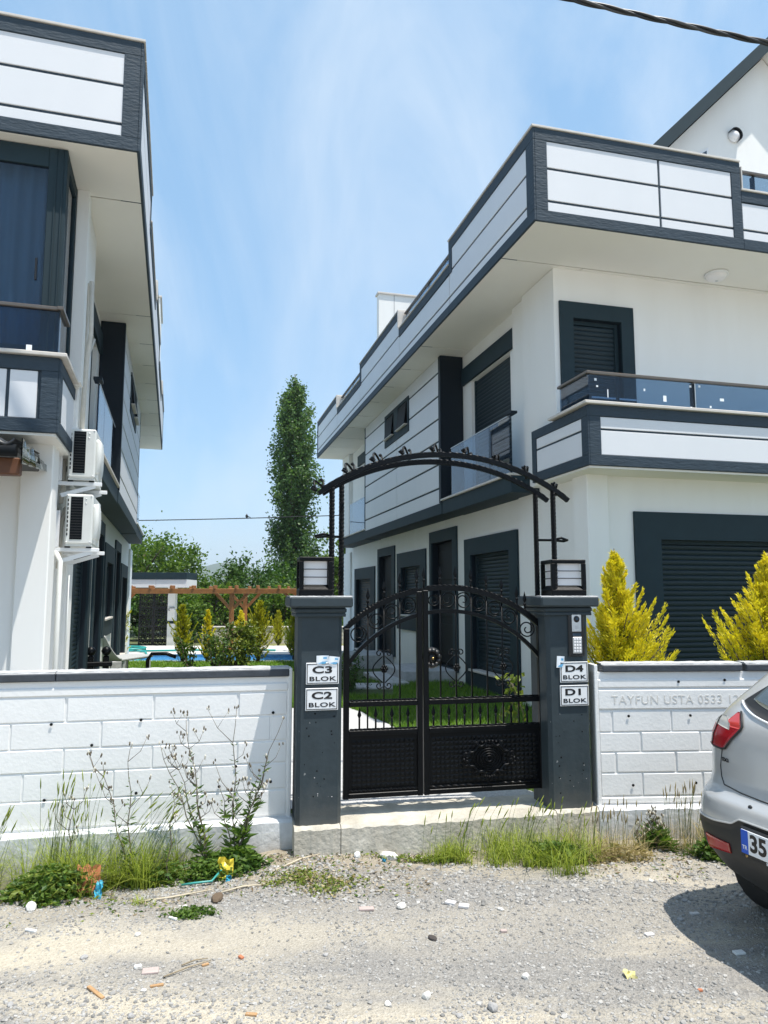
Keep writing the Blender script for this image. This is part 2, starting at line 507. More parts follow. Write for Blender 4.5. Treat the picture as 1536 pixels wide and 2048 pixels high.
def villa(name, label, cat, loc, rz, s, P):
    root = thing(name, label, cat, loc, rz, None)
    U0, UR, UC, UT, UP = P['wall'], P['roof'], P['clad'], P['terr'], P['col']
    S0 = Face('side', U0, s); SC_ = Face('side', UC, s); SR = Face('side', UR, s); ST = Face('side', UT, s)
    F0 = Face('front', .55, s); F1 = Face('front', 1.07, s); FR = Face('front', 0.0, s); FT = Face('front', .06, s)
    END = 15.5; W = 9.0
    # ---- ground floor
    holes = [(2.93, 4.54, .42, 2.39), (5.47, 6.70, .36, 2.74), (7.50, 8.98, 1.24, 2.33), (9.81, 11.05, .30, 2.68), (11.99, 13.82, .14, 2.15)]
    facade(S0, 'wall', .55, END, -.5, 3.2, holes, M['plaster'], root)
    fh = P.get('front_holes', [])
    facade(F0, 'wall', U0, W, -.5, 3.2, fh, M['plaster'], root)
    mb = MB()
    mb.add([(s * U0, END, -.5), (s * W, END, -.5), (s * W, END, 6.07), (s * U0, END, 6.07)], [(0, 1, 2, 3)])
    mb.add([(s * W, .55, -.5), (s * W, END, -.5), (s * W, END, 6.07), (s * W, .55, 6.07)], [(0, 1, 2, 3)])
    mb.build('rear_wall', M['plaster'], root, recalc=False)
    # corner columns
    mb = MB()
    mb.box(s * (U0 - .075), s * (U0 + .22), .50, .86, -.5, 3.198, .012)
    mb.build('column', M['plaster'], root)
    mb = MB(); mb.box(s * (U0 - .055), s * (U0 + .1), 1.98, 2.5, -.5, 3.198, .012); mb.build('column', M['plaster'], root)
    mb = MB(); mb.box(s * (U0 - .06), s * (U0 + .1), 14.55, 15.52, -.5, 3.0, .012); mb.build('column', M['plaster'], root)
    # openings of the side wall
    window(S0, root, (2.63, 4.84, .12, 2.68), holes[0], sill=(2.93, 4.62, .42))
    window(S0, root, (7.11, 9.32, .92, 2.67), holes[2], sill=(7.45, 9.0, 1.24))
    window(S0, root, (11.54, 14.03, -.05, 2.47), holes[4], sill=(11.99, 13.85, .14))
    for o, h in (((5.24, 6.84, .30, 2.97), holes[1]), ((9.54, 11.21, .24, 2.89), holes[3])):
        mb = MB(); ring(S0, mb, o, h, 0, .035); d = mb.build('door', M['trim_flat'], root)
        mb = MB(); S0.box(mb, h[0] + .03, h[1] - .03, h[2] + .01, h[3] - .02, -.135, -.10, .006)
        for k in range(3):
            S0.box(mb, h[0] + .2, h[1] - .2, h[2] + .2 + k * .72, h[2] + .78 + k * .72, -.10, -.088, .006)
        mb.build('door_leaf', M['dark'], d)
        mb = MB(); S0.box(mb, h[0] + .10, h[0] + .125, h[2] + .7, h[2] + 1.5, -.085, -.05, .004); mb.build('handle', M['metal'], d)
        mb = MB(); S0.box(mb, h[0] - .12, h[1] + .12, -.3, h[2] - .02, .001, 1.0 if s > 0 else .25, .012); mb.build('step', M['cgrey'], d)
        if s < 0: continue
        mb = MB(); S0.box(mb, h[0] - .45, h[1] + .2, -.3, h[2] - .17, 1.002, 1.4, .012); mb.build('step', M['cgrey'], d)
    # ---- upper floor
    uh = [(2.80, 4.46, 3.36, 5.49), (11.1, 12.56, 3.36, 5.40)]
    facade(S0, 'upper_wall', 1.07, END, 3.2, 6.07, uh, M['plaster'], root, rev=0)
    uf = P.get('upper_holes', [])
    facade(F1, 'upper_wall', UP, W, 3.9, 6.07, uf, M['plaster'], root)
    mb = MB(); mb.box(s * UP, s * (U0 + .1), 1.072, 2.05, 3.2, 6.068, .01)
    mb.box(s * (UP + .06), s * (U0 + .1), 2.045, 2.52, 3.2, 6.067, .012); mb.build('column', M['plaster'], root)
    mb = MB(); mb.box(s * (U0 - .12), s * (U0 + .1), 14.5, 15.52, 3.3, 6.067, .012); mb.build('column', M['plaster'], root)
    for h, lt in ((uh[0], (2.5, 4.84)), (uh[1], (11.02, 13.6))):
        g = MB(); S0.box(g, lt[0], lt[1], 5.50, 5.81, .0, .05, .006)
        w = g.build('balcony_window', M['trim_flat'], root)
        for q in (h[0], h[1] - .05):
            g = MB(); S0.box(g, q, q + .05, h[2], h[3], -.12, -.06); g.build('guide_rail', M['trim_flat'], w)
        slats(S0, w, h[0] + .05, h[1] - .05, h[2], h[3], -.09)
    # projecting clad block, balcony slabs and fin
    mb = MB()
    SC_.box(mb, 4.98, 10.92, 3.34, 6.066, -(U0 - UC) + .002, 0)
    cl = mb.build('cladding', M['trim_flat'], root)
    rows = [(3.345, 3.603), (3.639, 4.043), (4.079, 4.473), (4.509, 4.893), (4.929, 5.323), (5.359, 5.763), (5.799, 6.064)]
    wins = [(6.97, 7.75, 5.26, 5.80), (8.04, 8.78, 5.26, 5.80)]
    wz = (6.90, 8.87, 5.11, 5.86)
    for c0, c1 in ((5.0, 7.862), (7.884, 10.90)):
        for r0, r1 in rows:
            segs = [(c0, c1)]
            if r1 > wz[2] and r0 < wz[3]:
                segs = [(c0, min(c1, wz[0] - .005))] if c0 < wz[0] else [(max(c0, wz[1] + .005), c1)]
                if r0 < wz[2] - .05 and r1 > wz[2]:
                    mb = MB(); SC_.box(mb, max(c0, wz[0]), min(c1, wz[1]), r0, wz[2] - .004, -.004, .012, .003); mb.build('panel', M['panel'], cl)
                if r1 > wz[3] + .05:
                    mb = MB(); SC_.box(mb, max(c0, wz[0]), min(c1, wz[1]), wz[3] + .004, r1, -.004, .012, .003); mb.build('panel', M['panel'], cl)
            for a, b in segs:
                mb = MB(); SC_.box(mb, a, b, r0, r1, -.004, .012, .003); mb.build('panel', M['panel'], cl)
    mb = MB(); ring(SC_, mb, wz, (7.0, 7.72, 5.29, 5.78), .0, .03); mb.f = mb.f[:]
    sw = MB()
    for a0, a1, b0, b1 in ((6.9, 7.0, 5.11, 5.86), (7.72, 8.07, 5.11, 5.86), (8.75, 8.87, 5.11, 5.86), (7.0, 7.72, 5.11, 5.28), (8.07, 8.75, 5.11, 5.28), (7.0, 7.72, 5.79, 5.86), (8.07, 8.75, 5.79, 5.86)):
        SC_.box(sw, a0, a1, b0, b1, .0, .03)
    sm = sw.build('small_window', M['trim_flat'], root)
    for a0, a1 in ((7.0, 7.72), (8.07, 8.75)):
        g = MB(); SC_.box(g, a0, a1, 5.285, 5.785, .001, .006); g.build('opening_shade', M['dark'], sm)  # dark sheet over the cladding, painting the unlit gap behind the sash
        g = MB()     # bottom-hung sash tipped outward
        p = [SC_.p(a0 + .05, 5.76, .01), SC_.p(a1 - .05, 5.76, .01), SC_.p(a1 - .05, 5.30, .06), SC_.p(a0 + .05, 5.30, .06)]
        q = [SC_.p(a0 + .05, 5.76, .03), SC_.p(a1 - .05, 5.76, .03), SC_.p(a1 - .05, 5.30, .085), SC_.p(a0 + .05, 5.30, .085)]
        g.add(p + q, [(0, 1, 2, 3), (4, 5, 6, 7), (0, 1, 5, 4), (2, 3, 7, 6), (1, 2, 6, 5), (0, 3, 7, 4)])
        g.build('sash', M['dark'], sm)
        g = MB(); SC_.box(g, a0 - .02, a1 + .02, 5.262, 5.282, .03, .10, .003); g.build('sill', M['stone'], sm)
    mb = MB(); SC_.box(mb, 4.86, 10.92, 3.14, 3.342, -(U0 - UC) + .003, .022, .004); mb.build('cladding_band', M['trim_flat'], root)
    for a0, a1, e in ((1.9, 4.858, .0), (10.922, 14.45, .0)):
        mb = MB(); SC_.box(mb, a0, a1, 3.13, 3.37, -(U0 - UC) + .004, .012 + e, .006)
        b = mb.build('balcony_slab', M['trim_flat'], root)
        mb = MB(); SC_.box(mb, a0, a1 - .002, 3.371, 3.405, -.16, .045, .005); mb.build('coping', M['stone'], b)
    mb = MB(); SC_.box(mb, 4.86, 4.975, 3.344, 6.064, -(U0 - UC) + .006, .03, .004); mb.build('fin_wall', M['fin'], root)
    mb = MB(); SC_.box(mb, 10.925, 11.0, 3.41, 6.064, -(U0 - UC) + .006, .015, .004); mb.build('fin_wall', M['trim_flat'], root)
    glass_rail(SC_, root, [(2.06, 2.78), (2.80, 4.5)], 3.42, 4.26, -.05, posts=(2.79,), rail=False)
    mb = MB(); SC_.box(mb, 1.9, 2.1, 4.262, 4.30, -.1, .0, .004); mb.build('rail_end', M['fin'], root)
    glass_rail(SC_, root, [(11.02, 13.1)], 3.42, 4.28, -.05, rail=False)
    # ---- terrace over the ground floor front
    mb = MB()
    FT.box(mb, UT, W, 3.2, 3.92, -.22, 0); ST.box(mb, .281, P.get('terr_end', 1.5), 3.2, 3.905, -.2, 0)
    t0 = UT
    FT.box(mb, t0, W, 3.785, 3.919, 0, .024, .004); FT.box(mb, t0, W, 3.2, 3.325, 0, .024, .004)
    FT.box(mb, t0, t0 + .15, 3.325, 3.785, 0, .0235, .004)
    te = P.get('terr_end', 1.5)
    ST.box(mb, .037, te, 3.785, 3.904, 0, .020, .004); ST.box(mb, .037, te, 3.201, 3.325, 0, .020, .004)
    ST.box(mb, .037, .19, 3.325, 3.785, 0, .0195, .004); ST.box(mb, te - .12, te - .001, 3.325, 3.785, 0, .0195, .004)
    tp = mb.build('terrace_parapet', M['trim'], root)
    for c0, c1, r0, r1 in P['terr_front']:
        m_ = MB(); FT.box(m_, c0, c1, r0, r1, -.004, .012, .004); m_.build('panel', M['panel'], tp)
    for r0, r1 in P['terr_side']:
        m_ = MB(); ST.box(m_, .20, te - .13, r0, r1, -.004, .010, .004); m_.build('panel', M['panel'], tp)
    m_ = MB(); FT.box(m_, UT - .07, W, 3.921, 3.958, -.26, .07, .006); ST.box(m_, .322, .94, 3.921, 3.957, -.22, .068, .006)
    m_.build('coping', M['stone'], tp)
    m_ = MB(); m_.box(s * (UT + .21), s * W, .29, 1.062, 3.205, 3.90); m_.build('terrace_floor', M['plaster'], root)
    m_ = MB(); m_.box(s * (UT + .004), s * W, .064, .55, 3.172, 3.197); m_.build('terrace_soffit', M['soffit'], root)
    m_ = MB(); m_.box(s * (UT + .004), s * (U0), .555, te - .01, 3.172, 3.197); m_.build('terrace_soffit', M['soffit'], root)
    # ---- soffit: lining boards with open joints
    sf = MB(); sf.box(s * (UR + .004), s * W, .004, END + .06, 6.085, 6.12); so = sf.build('soffit', M['trim_flat'], root)
    cuts = [.006, 1.0, 4.5, 5.85, 7.1, 8.36, 9.7, 10.98, 12.3, 13.6, END + .05]
    for a, b in zip(cuts[:-1], cuts[1:]):
        mb = MB(); mb.box(s * (UR + .005), s * (U0 + .25 if a > .5 else W), a, b - .022, 6.068, 6.084, .002); mb.build('soffit_panel', M['soffit'], so)
    mb = MB(); mb.box(s * (U0 + .26), s * W, 1.0, 2.4, 6.068, 6.084, .002); mb.build('soffit_panel', M['soffit'], so)
    # ---- roof parapet
    for a0, a1, top, e0, e1 in ((-.0235, 2.95, 7.24, .20, .13), (2.951, 5.85, 6.86, 0, 0), (5.851, 9.32, 7.24, 0, .13), (9.321, 12.2, 6.86, 0, 0), (12.201, 15.55, 7.24, 0, .12)):
        parapet_run(SR, root, a0, a1, top, 0, 0, e0, e1, cx0=.28 if a0 < 0 else 0, core0=.245 if a0 < 0 else 0)
    parapet_run(FR, root, UR, 1.96, 7.24, 0, 0, .155, .14, cx0=-.04, cols=P.get('roof_cols', [(-.77, .745), (.775, 1.948)]))
    parapet_run(FR, root, 1.961, 5.4, 6.86, 0, 0, 0, 0)
    parapet_run(FR, root, 5.401, W, 7.24, 0, 0, 0, 0)
    mb = MB()
    FR.box(mb, 1.98, 2.0, 6.898, 7.2, -.2, .02, .004); mb.build('parapet_cheek', M['stone'], root)
    for a in (5.83, 12.18):
        mb = MB(); SR.box(mb, a - .001, a + .028, 6.898, 7.238, -.22, .05, .004); mb.build('parapet_cheek', M['stone'], root)
    mb = MB(); mb.box(s * (UR + .22), s * W, .22, END, 6.13, 6.3); mb.build('roof_slab', M['cgrey'], root)
    glass_rail(SR, root, [(3.0, 4.4), (4.42, 5.8)], 6.9, 7.17, -.12, posts=(4.41, 5.7), rail=True)
    glass_rail(SR, root, [(9.36, 10.76), (10.78, 12.15)], 6.9, 7.17, -.12, posts=(10.77, 12.05), rail=True)
    glass_rail(FR, root, [(2.02, 3.6), (3.62, 5.36)], 6.9, 7.19, -.12, posts=(2.3, 3.61,), rail=True)
    # stair tower on the roof
    u0, u1, v0, v1, zt = P['tower']
    mb = MB(); mb.box(s * u0, s * u1, v0, v1, 6.3, zt); t = mb.build('stair_tower', M['plaster'], root)
    mb = MB(); mb.box(s * (u0 - .04), s * (u1 + .04), v0 - .04, v1 + .04, zt + .001, zt + .05, .005); mb.build('coping', M['stone'], t)
    mb = MB(); mb.box(s * (u0 + .42), s * (u0 + .44), v0 - .003, v0 + .01, 6.3, zt); mb.build('joint', M['cgrey'], t)
    return root

R_ROT, L_ROT = radians(14.6), radians(16.0)
rows_t = [(3.330, 3.617), (3.643, 3.780)]
VR = villa('villa', 'white two storey villa with a wide shuttered garage below its glass railed terrace',
           'house', (2.682, 8.376, 0), R_ROT, 1,
           dict(wall=0.0, roof=-.93, clad=-.42, terr=-.29, col=-.15,
                front_holes=[(.95, 4.2, .2, 2.39)], upper_holes=[(.115, .84, 3.97, 5.39)],
                terr_front=[(-.135, 2.9, *rows_t[0]), (-.135, 2.9, *rows_t[1]), (2.925, 6.0, *rows_t[0]), (2.925, 6.0, *rows_t[1])],
                terr_side=rows_t, tower=(-.05, 2.4, 11.0, 11.22, 9.82)))
FR_ = Face('front', .55, 1)
window(FR_, VR, (.58, 4.6, .0, 2.735), (.95, 4.2, .2, 2.39), name='garage_shutter')
FU_ = Face('front', 1.07, 1)
window(FU_, VR, (-.08, 1.03, 3.905, 5.61), (.115, .84, 3.97, 5.39))
FT_ = Face('front', .06, 1)
glass_rail(FT_, VR, [(-.235, 1.20), (1.25, 2.9), (2.92, 4.5)], 3.965, 4.31, -.07, posts=(1.225, 2.91),
           stickers=((-.14, 4.25, .03, .03), (-.12, 4.17, .025, .02), (.02, 4.09, .012, .10), (.52, 4.17, .022, .03), (.80, 4.08, .045, .075), (1.17, 4.26, .028, .028), (1.30, 4.27, .028, .028), (1.62, 4.12, .06, .035), (1.45, 4.02, .025, .025), (1.17, 3.99, .025, .025)))
ST_ = Face('side', -.235, 1)
glass_rail(ST_, VR, [(.10, .80)], 3.965, 4.31, 0.0)
for a0, a1 in ((-.18, .14), (.19, .42)):
    mb = MB(); FT_.box(mb, a0, a1, 4.03, 4.05, -.085, -.08); mb.build('rail_clip', M['paper'], VR)
# attic gable above the roof terrace
mb = MB()
v0 = 3.0
prof = [(2.75, 6.3), (7.9, 6.3), (7.9, 9.10), (5.32, 11.67), (2.75, 9.1)]
n = len(prof)
mb.add([(u, v0, z) for u, z in prof] + [(u, 10.5, z) for u, z in prof], [tuple(range(n)), tuple(range(n, 2 * n))[::-1]] + [(i, (i + 1) % n, n + (i + 1) % n, n + i) for i in range(n)])
att = mb.build('attic', M['plaster'], VR)
for sg in (-1, 1):
    mb = MB()
    d = Vector((sg * 1, 0, -1)).normalized(); nrm = Vector((sg * 1, 0, 1)).normalized()
    ctr = Vector((5.32, 6.6, 11.74)) + d * 2.15 + nrm * .07
    mb.obox(ctr, d * 2.15, Vector((0, 3.95, 0)), nrm * .10)
    mb.build('roof', M['trim_flat'] if sg < 0 else M['soffit'], att)
mb = MB(); mb.add([(3.78, 2.985, 9.30), (4.02, 2.985, 9.30), (4.02, 2.985, 9.68), (3.78, 2.985, 9.52), (3.78, 3.01, 9.30), (4.02, 3.01, 9.30), (4.02, 3.01, 9.68), (3.78, 3.01, 9.52)],
                  [(0, 1, 2, 3), (0, 1, 5, 4), (1, 2, 6, 5), (2, 3, 7, 6), (3, 0, 4, 7)])
aw = mb.build('attic_window', M['signw'], att)
mb = MB(); mb.add([(3.83, 2.98, 9.33), (3.98, 2.98, 9.33), (3.98, 2.98, 9.61), (3.83, 2.98, 9.51)], [(0, 1, 2, 3)]); mb.build('pane', M['wglass'], aw)

# ---- left villa
VL = villa('villa', 'white two storey villa with glazed corner balcony and two outdoor cooling units on its side',
           'house', (-3.24, 6.58, 0), L_ROT, -1,
           dict(wall=-.05, roof=-.82, clad=-.40, terr=-.20, col=-.25, front_holes=[], upper_holes=[],
                terr_front=[(-.02, .215, 3.33, 3.780), (.245, 1.5, 3.33, 3.78), (1.53, 3.0, 3.33, 3.78), (3.03, 4.6, 3.33, 3.78)],
                terr_side=[(3.330, 3.780)], roof_cols=[(-.70, .745), (.775, 1.948)], terr_end=1.42, tower=(-.70, 2.0, 13.2, 15.2, 9.9)))
# glazed corner bay on the terrace
FB = Face('front', .13, -1)
mb = MB()
for a0, a1 in ((-.17, .0), (1.2, 1.32), (2.6, 2.72)):
    FB.box(mb, a0, a1, 3.93, 6.06, -.06, 0, .006)
FB.box(mb, 0, 2.6, 5.86, 6.06, -.058, -.002, .004); FB.box(mb, 0, 2.6, 3.93, 4.05, -.058, -.002, .004)
FB.box(mb, -.135, -.125, 3.95, 6.05, -.0, .012); FB.box(mb, -.075, -.065, 3.95, 6.05, -.0, .012)
SB = Face('side', -.17, -1)
SB.box(mb, .192, .30, 3.93, 6.058, -.06, -.003); SB.box(mb, .80, .87, 3.93, 6.058, -.06, -.003)
SB.box(mb, .30, .80, 5.93, 6.057, -.06, -.004)
bay = mb.build('glazed_bay', M['trim_flat'], VL)
for a0, a1 in ((0, 1.2), (1.32, 2.6)):
    mb = MB(); FB.box(mb, a0, a1, 4.05, 5.86, -.035, -.025); mb.build('pane', M['bayglass'], bay)
    mb = MB(); N_ = 60; vs = []
    for i in range(N_ + 1):
        a = a0 + .02 + (a1 - a0 - .04) * i / N_
        d = -.20 + .022 * sin(i * .95) + .012 * sin(i * .41 + 1)
        vs += [FB.p(a, 3.97, d), FB.p(a, 6.02, d)]
    mb.add(vs, [(i * 2, i * 2 + 2, i * 2 + 3, i * 2 + 1) for i in range(N_)], 0, True); mb.build('curtain', M['curtain'], bay, recalc=False)
mb = MB(); FB.box(mb, .055, .075, 4.7, 4.92, -.024, .0, .004); mb.build('handle', M['signb'], bay)
mb = MB(); SB.box(mb, .30, .80, 3.93, 5.93, -.035, -.025); mb.build('pane', M['glass'], bay)
mb = MB(); mb.box(.172, .29, .87, 1.068, 3.93, 6.066); mb.build('bay_return', M['plaster'], VL)
FTL = Face('front', .06, -1)
glass_rail(FTL, VL, [(-.165, 1.5), (1.53, 3.2)], 3.965, 4.40, -.06, posts=(), stickers=((.08, 4.02, .05, .05),))
STL = Face('side', -.17, -1)
glass_rail(STL, VL, [(.08, .52)], 3.965, 4.40, 0.0, posts=(.50,))
# porch canopy: dark tiles, gutter, bent metal flashing, brown timber
mb = MB(); mb.box(-3.0, .0, -.60, .54, 2.90, 2.95, .01); can = mb.build('porch_canopy', M['tile'], VL)
for i in range(9):
    for j in range(3):
        x = -.13 - i * .27
        mb = MB()
        vs, fs = [], []
        for q in range(9):
            a = q / 8
            for t_ in (0, 1):
                vs.append((x + (a - .5) * .27, -.72 + j * .38 + t_ * .42, 2.985 + .045 * sin(a * pi * 2) + j * .028 + t_ * .035))
        for q in range(8): fs.append((q * 2, q * 2 + 2, q * 2 + 3, q * 2 + 1))
        k = len(vs)
        vs += [(a, b, c - .025) for a, b, c in vs]
        fs += [tuple(k + i_ for i_ in f[::-1]) for f in fs[:8]] + [(q * 2, q * 2 + 2, k + q * 2 + 2, k + q * 2) for q in range(8)]
        mb.add(vs, fs, 0, True); mb.build('tile', M['tile'], can)
mb = MB(); mb.tube([(-3.0, -.68, 2.885), (.02, -.68, 2.885)], .052, 10); mb.build('gutter', M['dark'], can)
mb = MB()
vs = []
for i in range(13):
    t_ = i / 12
    w_ = .012 * sin(i * 2.1) + .008 * sin(i * 4.7 + 1)
    vs += [(.06 + w_, -.70 + 1.22 * t_, 2.99 - .02 * t_), (.075 - w_, -.70 + 1.22 * t_, 2.775 + .13 * t_)]
k = len(vs); vs += [(a - .008, b, c) for a, b, c in vs]
fs = [(i * 2, i * 2 + 2, i * 2 + 3, i * 2 + 1) for i in range(12)]
fs += [tuple(k + j for j in f[::-1]) for f in fs] + [(i * 2, i * 2 + 2, k + i * 2 + 2, k + i * 2) for i in range(12)] + [(i * 2 + 1, i * 2 + 3, k + i * 2 + 3, k + i * 2 + 1) for i in range(12)]
mb.add(vs, fs, 0, True); mb.build('flashing', M['chrome'], can)
mb = MB(); mb.box(-3.0, .03, -.58, -.46, 2.700, 2.845, .012); mb.build('beam', M['shadewood'], can)
mb = MB(); mb.box(-.46, -.33, -.595, -.485, -.3, 2.655, .01); mb.build('porch_post', M['shadewood'], can)
# drain pipe and wrapped lines on the side wall
mb = MB()
mb.tube([(.16, 1.02, -.3), (.16, 1.02, 1.2), (.16, 1.02, 2.05), (.10, 1.10, 2.15)], .026, 10); mb.build('drain_pipe', M['acw'], VL)
mb = MB(); mb.tube([(.31, 1.25, 5.2), (.325, 1.26, 4.6), (.30, 1.22, 4.3), (.29, 1.2, 3.9), (.285, 1.18, 3.35)], .026, 10)
mb.build('wrapped_line', M['pipe'], VL)
mb = MB(); mb.tube([(.345 + .0 * i, 1.44, 4.6 + .0 * i) for i in range(1)] + [(.262, 1.32 + .09 * sin(pi * i / 12), 4.2 + 1.0 * sin(pi / 2 * i / 12)) for i in range(13)], .014, 8)
mb.build('cable_loop', M['pipe'], VL)
mb = MB(); mb.tube([(.275, .84, .9), (.275, .84, 1.9)], .005, 5); mb.build('thin_cable', M['acw'], VL)

def aircon(label, z0, v0):
    t = thing('air_conditioner', label, 'air conditioner', group='outdoor cooling units on the side wall of the left villa')
    t.parent = None
    Mx = Matrix.Translation((-3.24, 6.58, 0)) @ Matrix.Rotation(L_ROT, 4, 'Z')
    t.matrix_world = Mx @ Matrix.Translation((.185, v0, z0))
    W, D, H = .27, .80, .53
    mb = MB(); mb.box(.0, W, 0, D, 0, H, .016); mb.box(.004, W - .004, .02, D - .02, -.02, 0)
    mb.build('casing', M['acw'], t)
    mb = MB(); mb.box(.050, .170, -.004, .004, .05, H - .03); g = mb.build('grille', M['dark'], t)
    for i in range(15):
        q = MB(); q.box(.053, .167, -.009, -.0045, .07 + i * .0285, .078 + i * .0285); q.build('fin', M['signb'], g)
    mb = MB()
    for i in range(9): mb.box(.018, .030, -.003, .004, .09 + i * .045, .118 + i * .045)
    tag(mb.build('vent_slot', M['dark'], t), kind='stuff')
    mb = MB()
    for x, z in ((.02, .02), (.25, .02), (.02, .51), (.25, .51), (.2, .48), (.2, .43)): mb.lathe([(0, -.004), (.008, -.004), (.008, .002)], 8, (x, 0, z), axis='y')
    tag(mb.build('screw', M['metal'], t), kind='stuff')
    mb = MB(); mb.lathe([(.0, .022), (.19, .022), (.215, .010), (.225, .0)], 24, (W, .50, .27), axis='x')
    mb.build('fan_guard', M['acw'], t)
    mb = MB()
    mb.tube([(W + .0, .09, .06), (W + .018, .09, .09), (W + .022, .09, .25), (W + .018, .09, .40), (W + .0, .09, .43)], [.02, .032, .036, .032, .02], 10); mb.build('valve_cover', M['acw'], t)
    for y in (.06, .70):
        mb = MB(); mb.box(-.10, W + .07, y, y + .04, -.075, -.035, .004); mb.box(-.10, -.06, y, y + .04, -.03, .36, .004)
        mb.obox(((W) / 2 - .03, y + .02, -.13), (.17, 0, .055), (0, .006, 0), (-.01, 0, .02))
        mb.build('bracket', M['signw'], t)
    mb = MB(); mb.box(.0, .05, .05, .11, -.034, -.021); mb.box(W - .06, W - .01, .05, .11, -.034, -.021); mb.build('rubber_foot', M['dark'], t)
    mb = MB(); mb.tube([(.05, .42, .40), (-.0, .36, .46), (-.045, .3, .40), (-.07, .26, .2), (-.07, .25, -.05), (-.08, .24, -.25)], .022, 10); mb.build('pipe_line', M['pipe'], t)
    return t
aircon('upper white air conditioner outdoor unit, closest to the balcony corner', 2.935, 1.02)
aircon('lower white air conditioner outdoor unit, hanging above the drain pipe', 2.23, 1.02)

# lamps of the right villa
def W_R(u, v, z):
    return Matrix.Translation((2.682, 8.376, 0)) @ Matrix.Rotation(R_ROT, 4, 'Z') @ Vector((u, v, z))
t = thing('ceiling_lamp', 'round white dome lamp under the roof overhang of the right villa', 'lamp', W_R(2.10, .67, 6.066), R_ROT)
mb = MB(); mb.lathe([(.0, 0), (.155, 0), (.155, -.03), (.14, -.035)], 24); mb.build('base', M['signw'], t)
mb = MB(); mb.lathe([(.138, -.034), (.128, -.06), (.09, -.085), (.03, -.097), (0, -.098)], 24); mb.build('diffuser', M['opal'], t)
mb = MB(); mb.lathe([(.0, -.112), (.018, -.108), (.02, -.097)], 10); mb.build('knob', M['metal'], t)
t = thing('wall_lamp', 'oval bulkhead lamp with dark hood on the attic gable', 'lamp', W_R(4.57, 2.995, 9.98), R_ROT)
t.scale = (.72, .8, .72)
mb = MB(); mb.lathe([(0, 0), (.15, 0), (.155, -.06), (.12, -.075)], 20, axis='y'); mb.build('base', M['signw'], t)
mb = MB(); mb.lathe([(.118, -.075), (.09, -.11), (.04, -.125), (0, -.128)], 20, axis='y'); mb.build('diffuser', M['opal'], t)
mb = MB()
for i in range(13):
    a = radians(-70 + i * 17)
    mb.add([(.165 * sin(a + d) * r, y, .165 * cos(a + d) * r) for d in (0, .3) for y in (-.02, -.13) for r in (1, 1.07)], [(0, 2, 6, 4), (1, 3, 7, 5), (0, 1, 3, 2), (4, 5, 7, 6), (2, 3, 7, 6), (0, 1, 5, 4)])
mb.build('hood', M['signb'], t)

# ------------------------------------------------------------------ street front: walls, posts, lamps, gate
G_ROT = radians(11.8)
G_O = Vector((-.451, 5.159, 0))
def gw(u, v, z):
    return G_O + Matrix.Rotation(G_ROT, 4, 'Z') @ Vector((u, v, z))

def rough_slab(x0, x1, y0, y1, z0, z1, nx, ny, amp, seed):
    """slab with an uneven top and front edge"""
    r = random.Random(seed); mb = MB(); vs = []; fs = []
    for i in range(nx + 1):
        x = x0 + (x1 - x0) * i / nx
        e = (e * .72 + r.uniform(-amp, amp) * .9) if i else 0.0
        col = [(x, y0 - amp, z0), (x, y0 + e * .6 + r.uniform(-amp, amp) * .3, z0 + (z1 - z0) * .5), (x, y0 + e * .8 + r.uniform(-amp, amp) * .4, z0 + (z1 - z0) * .75), (x, y0 + e * 1.1 + r.uniform(-amp, amp) * .5, z1 - .018 + r.uniform(-amp, amp)), (x, y0 + .02 + e, z1 + r.uniform(-amp, amp) * .5)]
        for j in range(1, ny + 1):
            col.append((x, y0 + .02 + (y1 - y0 - .02) * j / ny, z1 + r.uniform(-amp, amp) * .6))
        vs += col
    k = ny + 5
    for i in range(nx):
        for j in range(k - 1):
            fs.append((i * k + j, i * k + j + 1, (i + 1) * k + j + 1, (i + 1) * k + j))
    fs += [tuple(range(k)), tuple(range(nx * k, nx * k + k))[::-1]]
    mb.add(vs, fs, 0, False)
    return mb

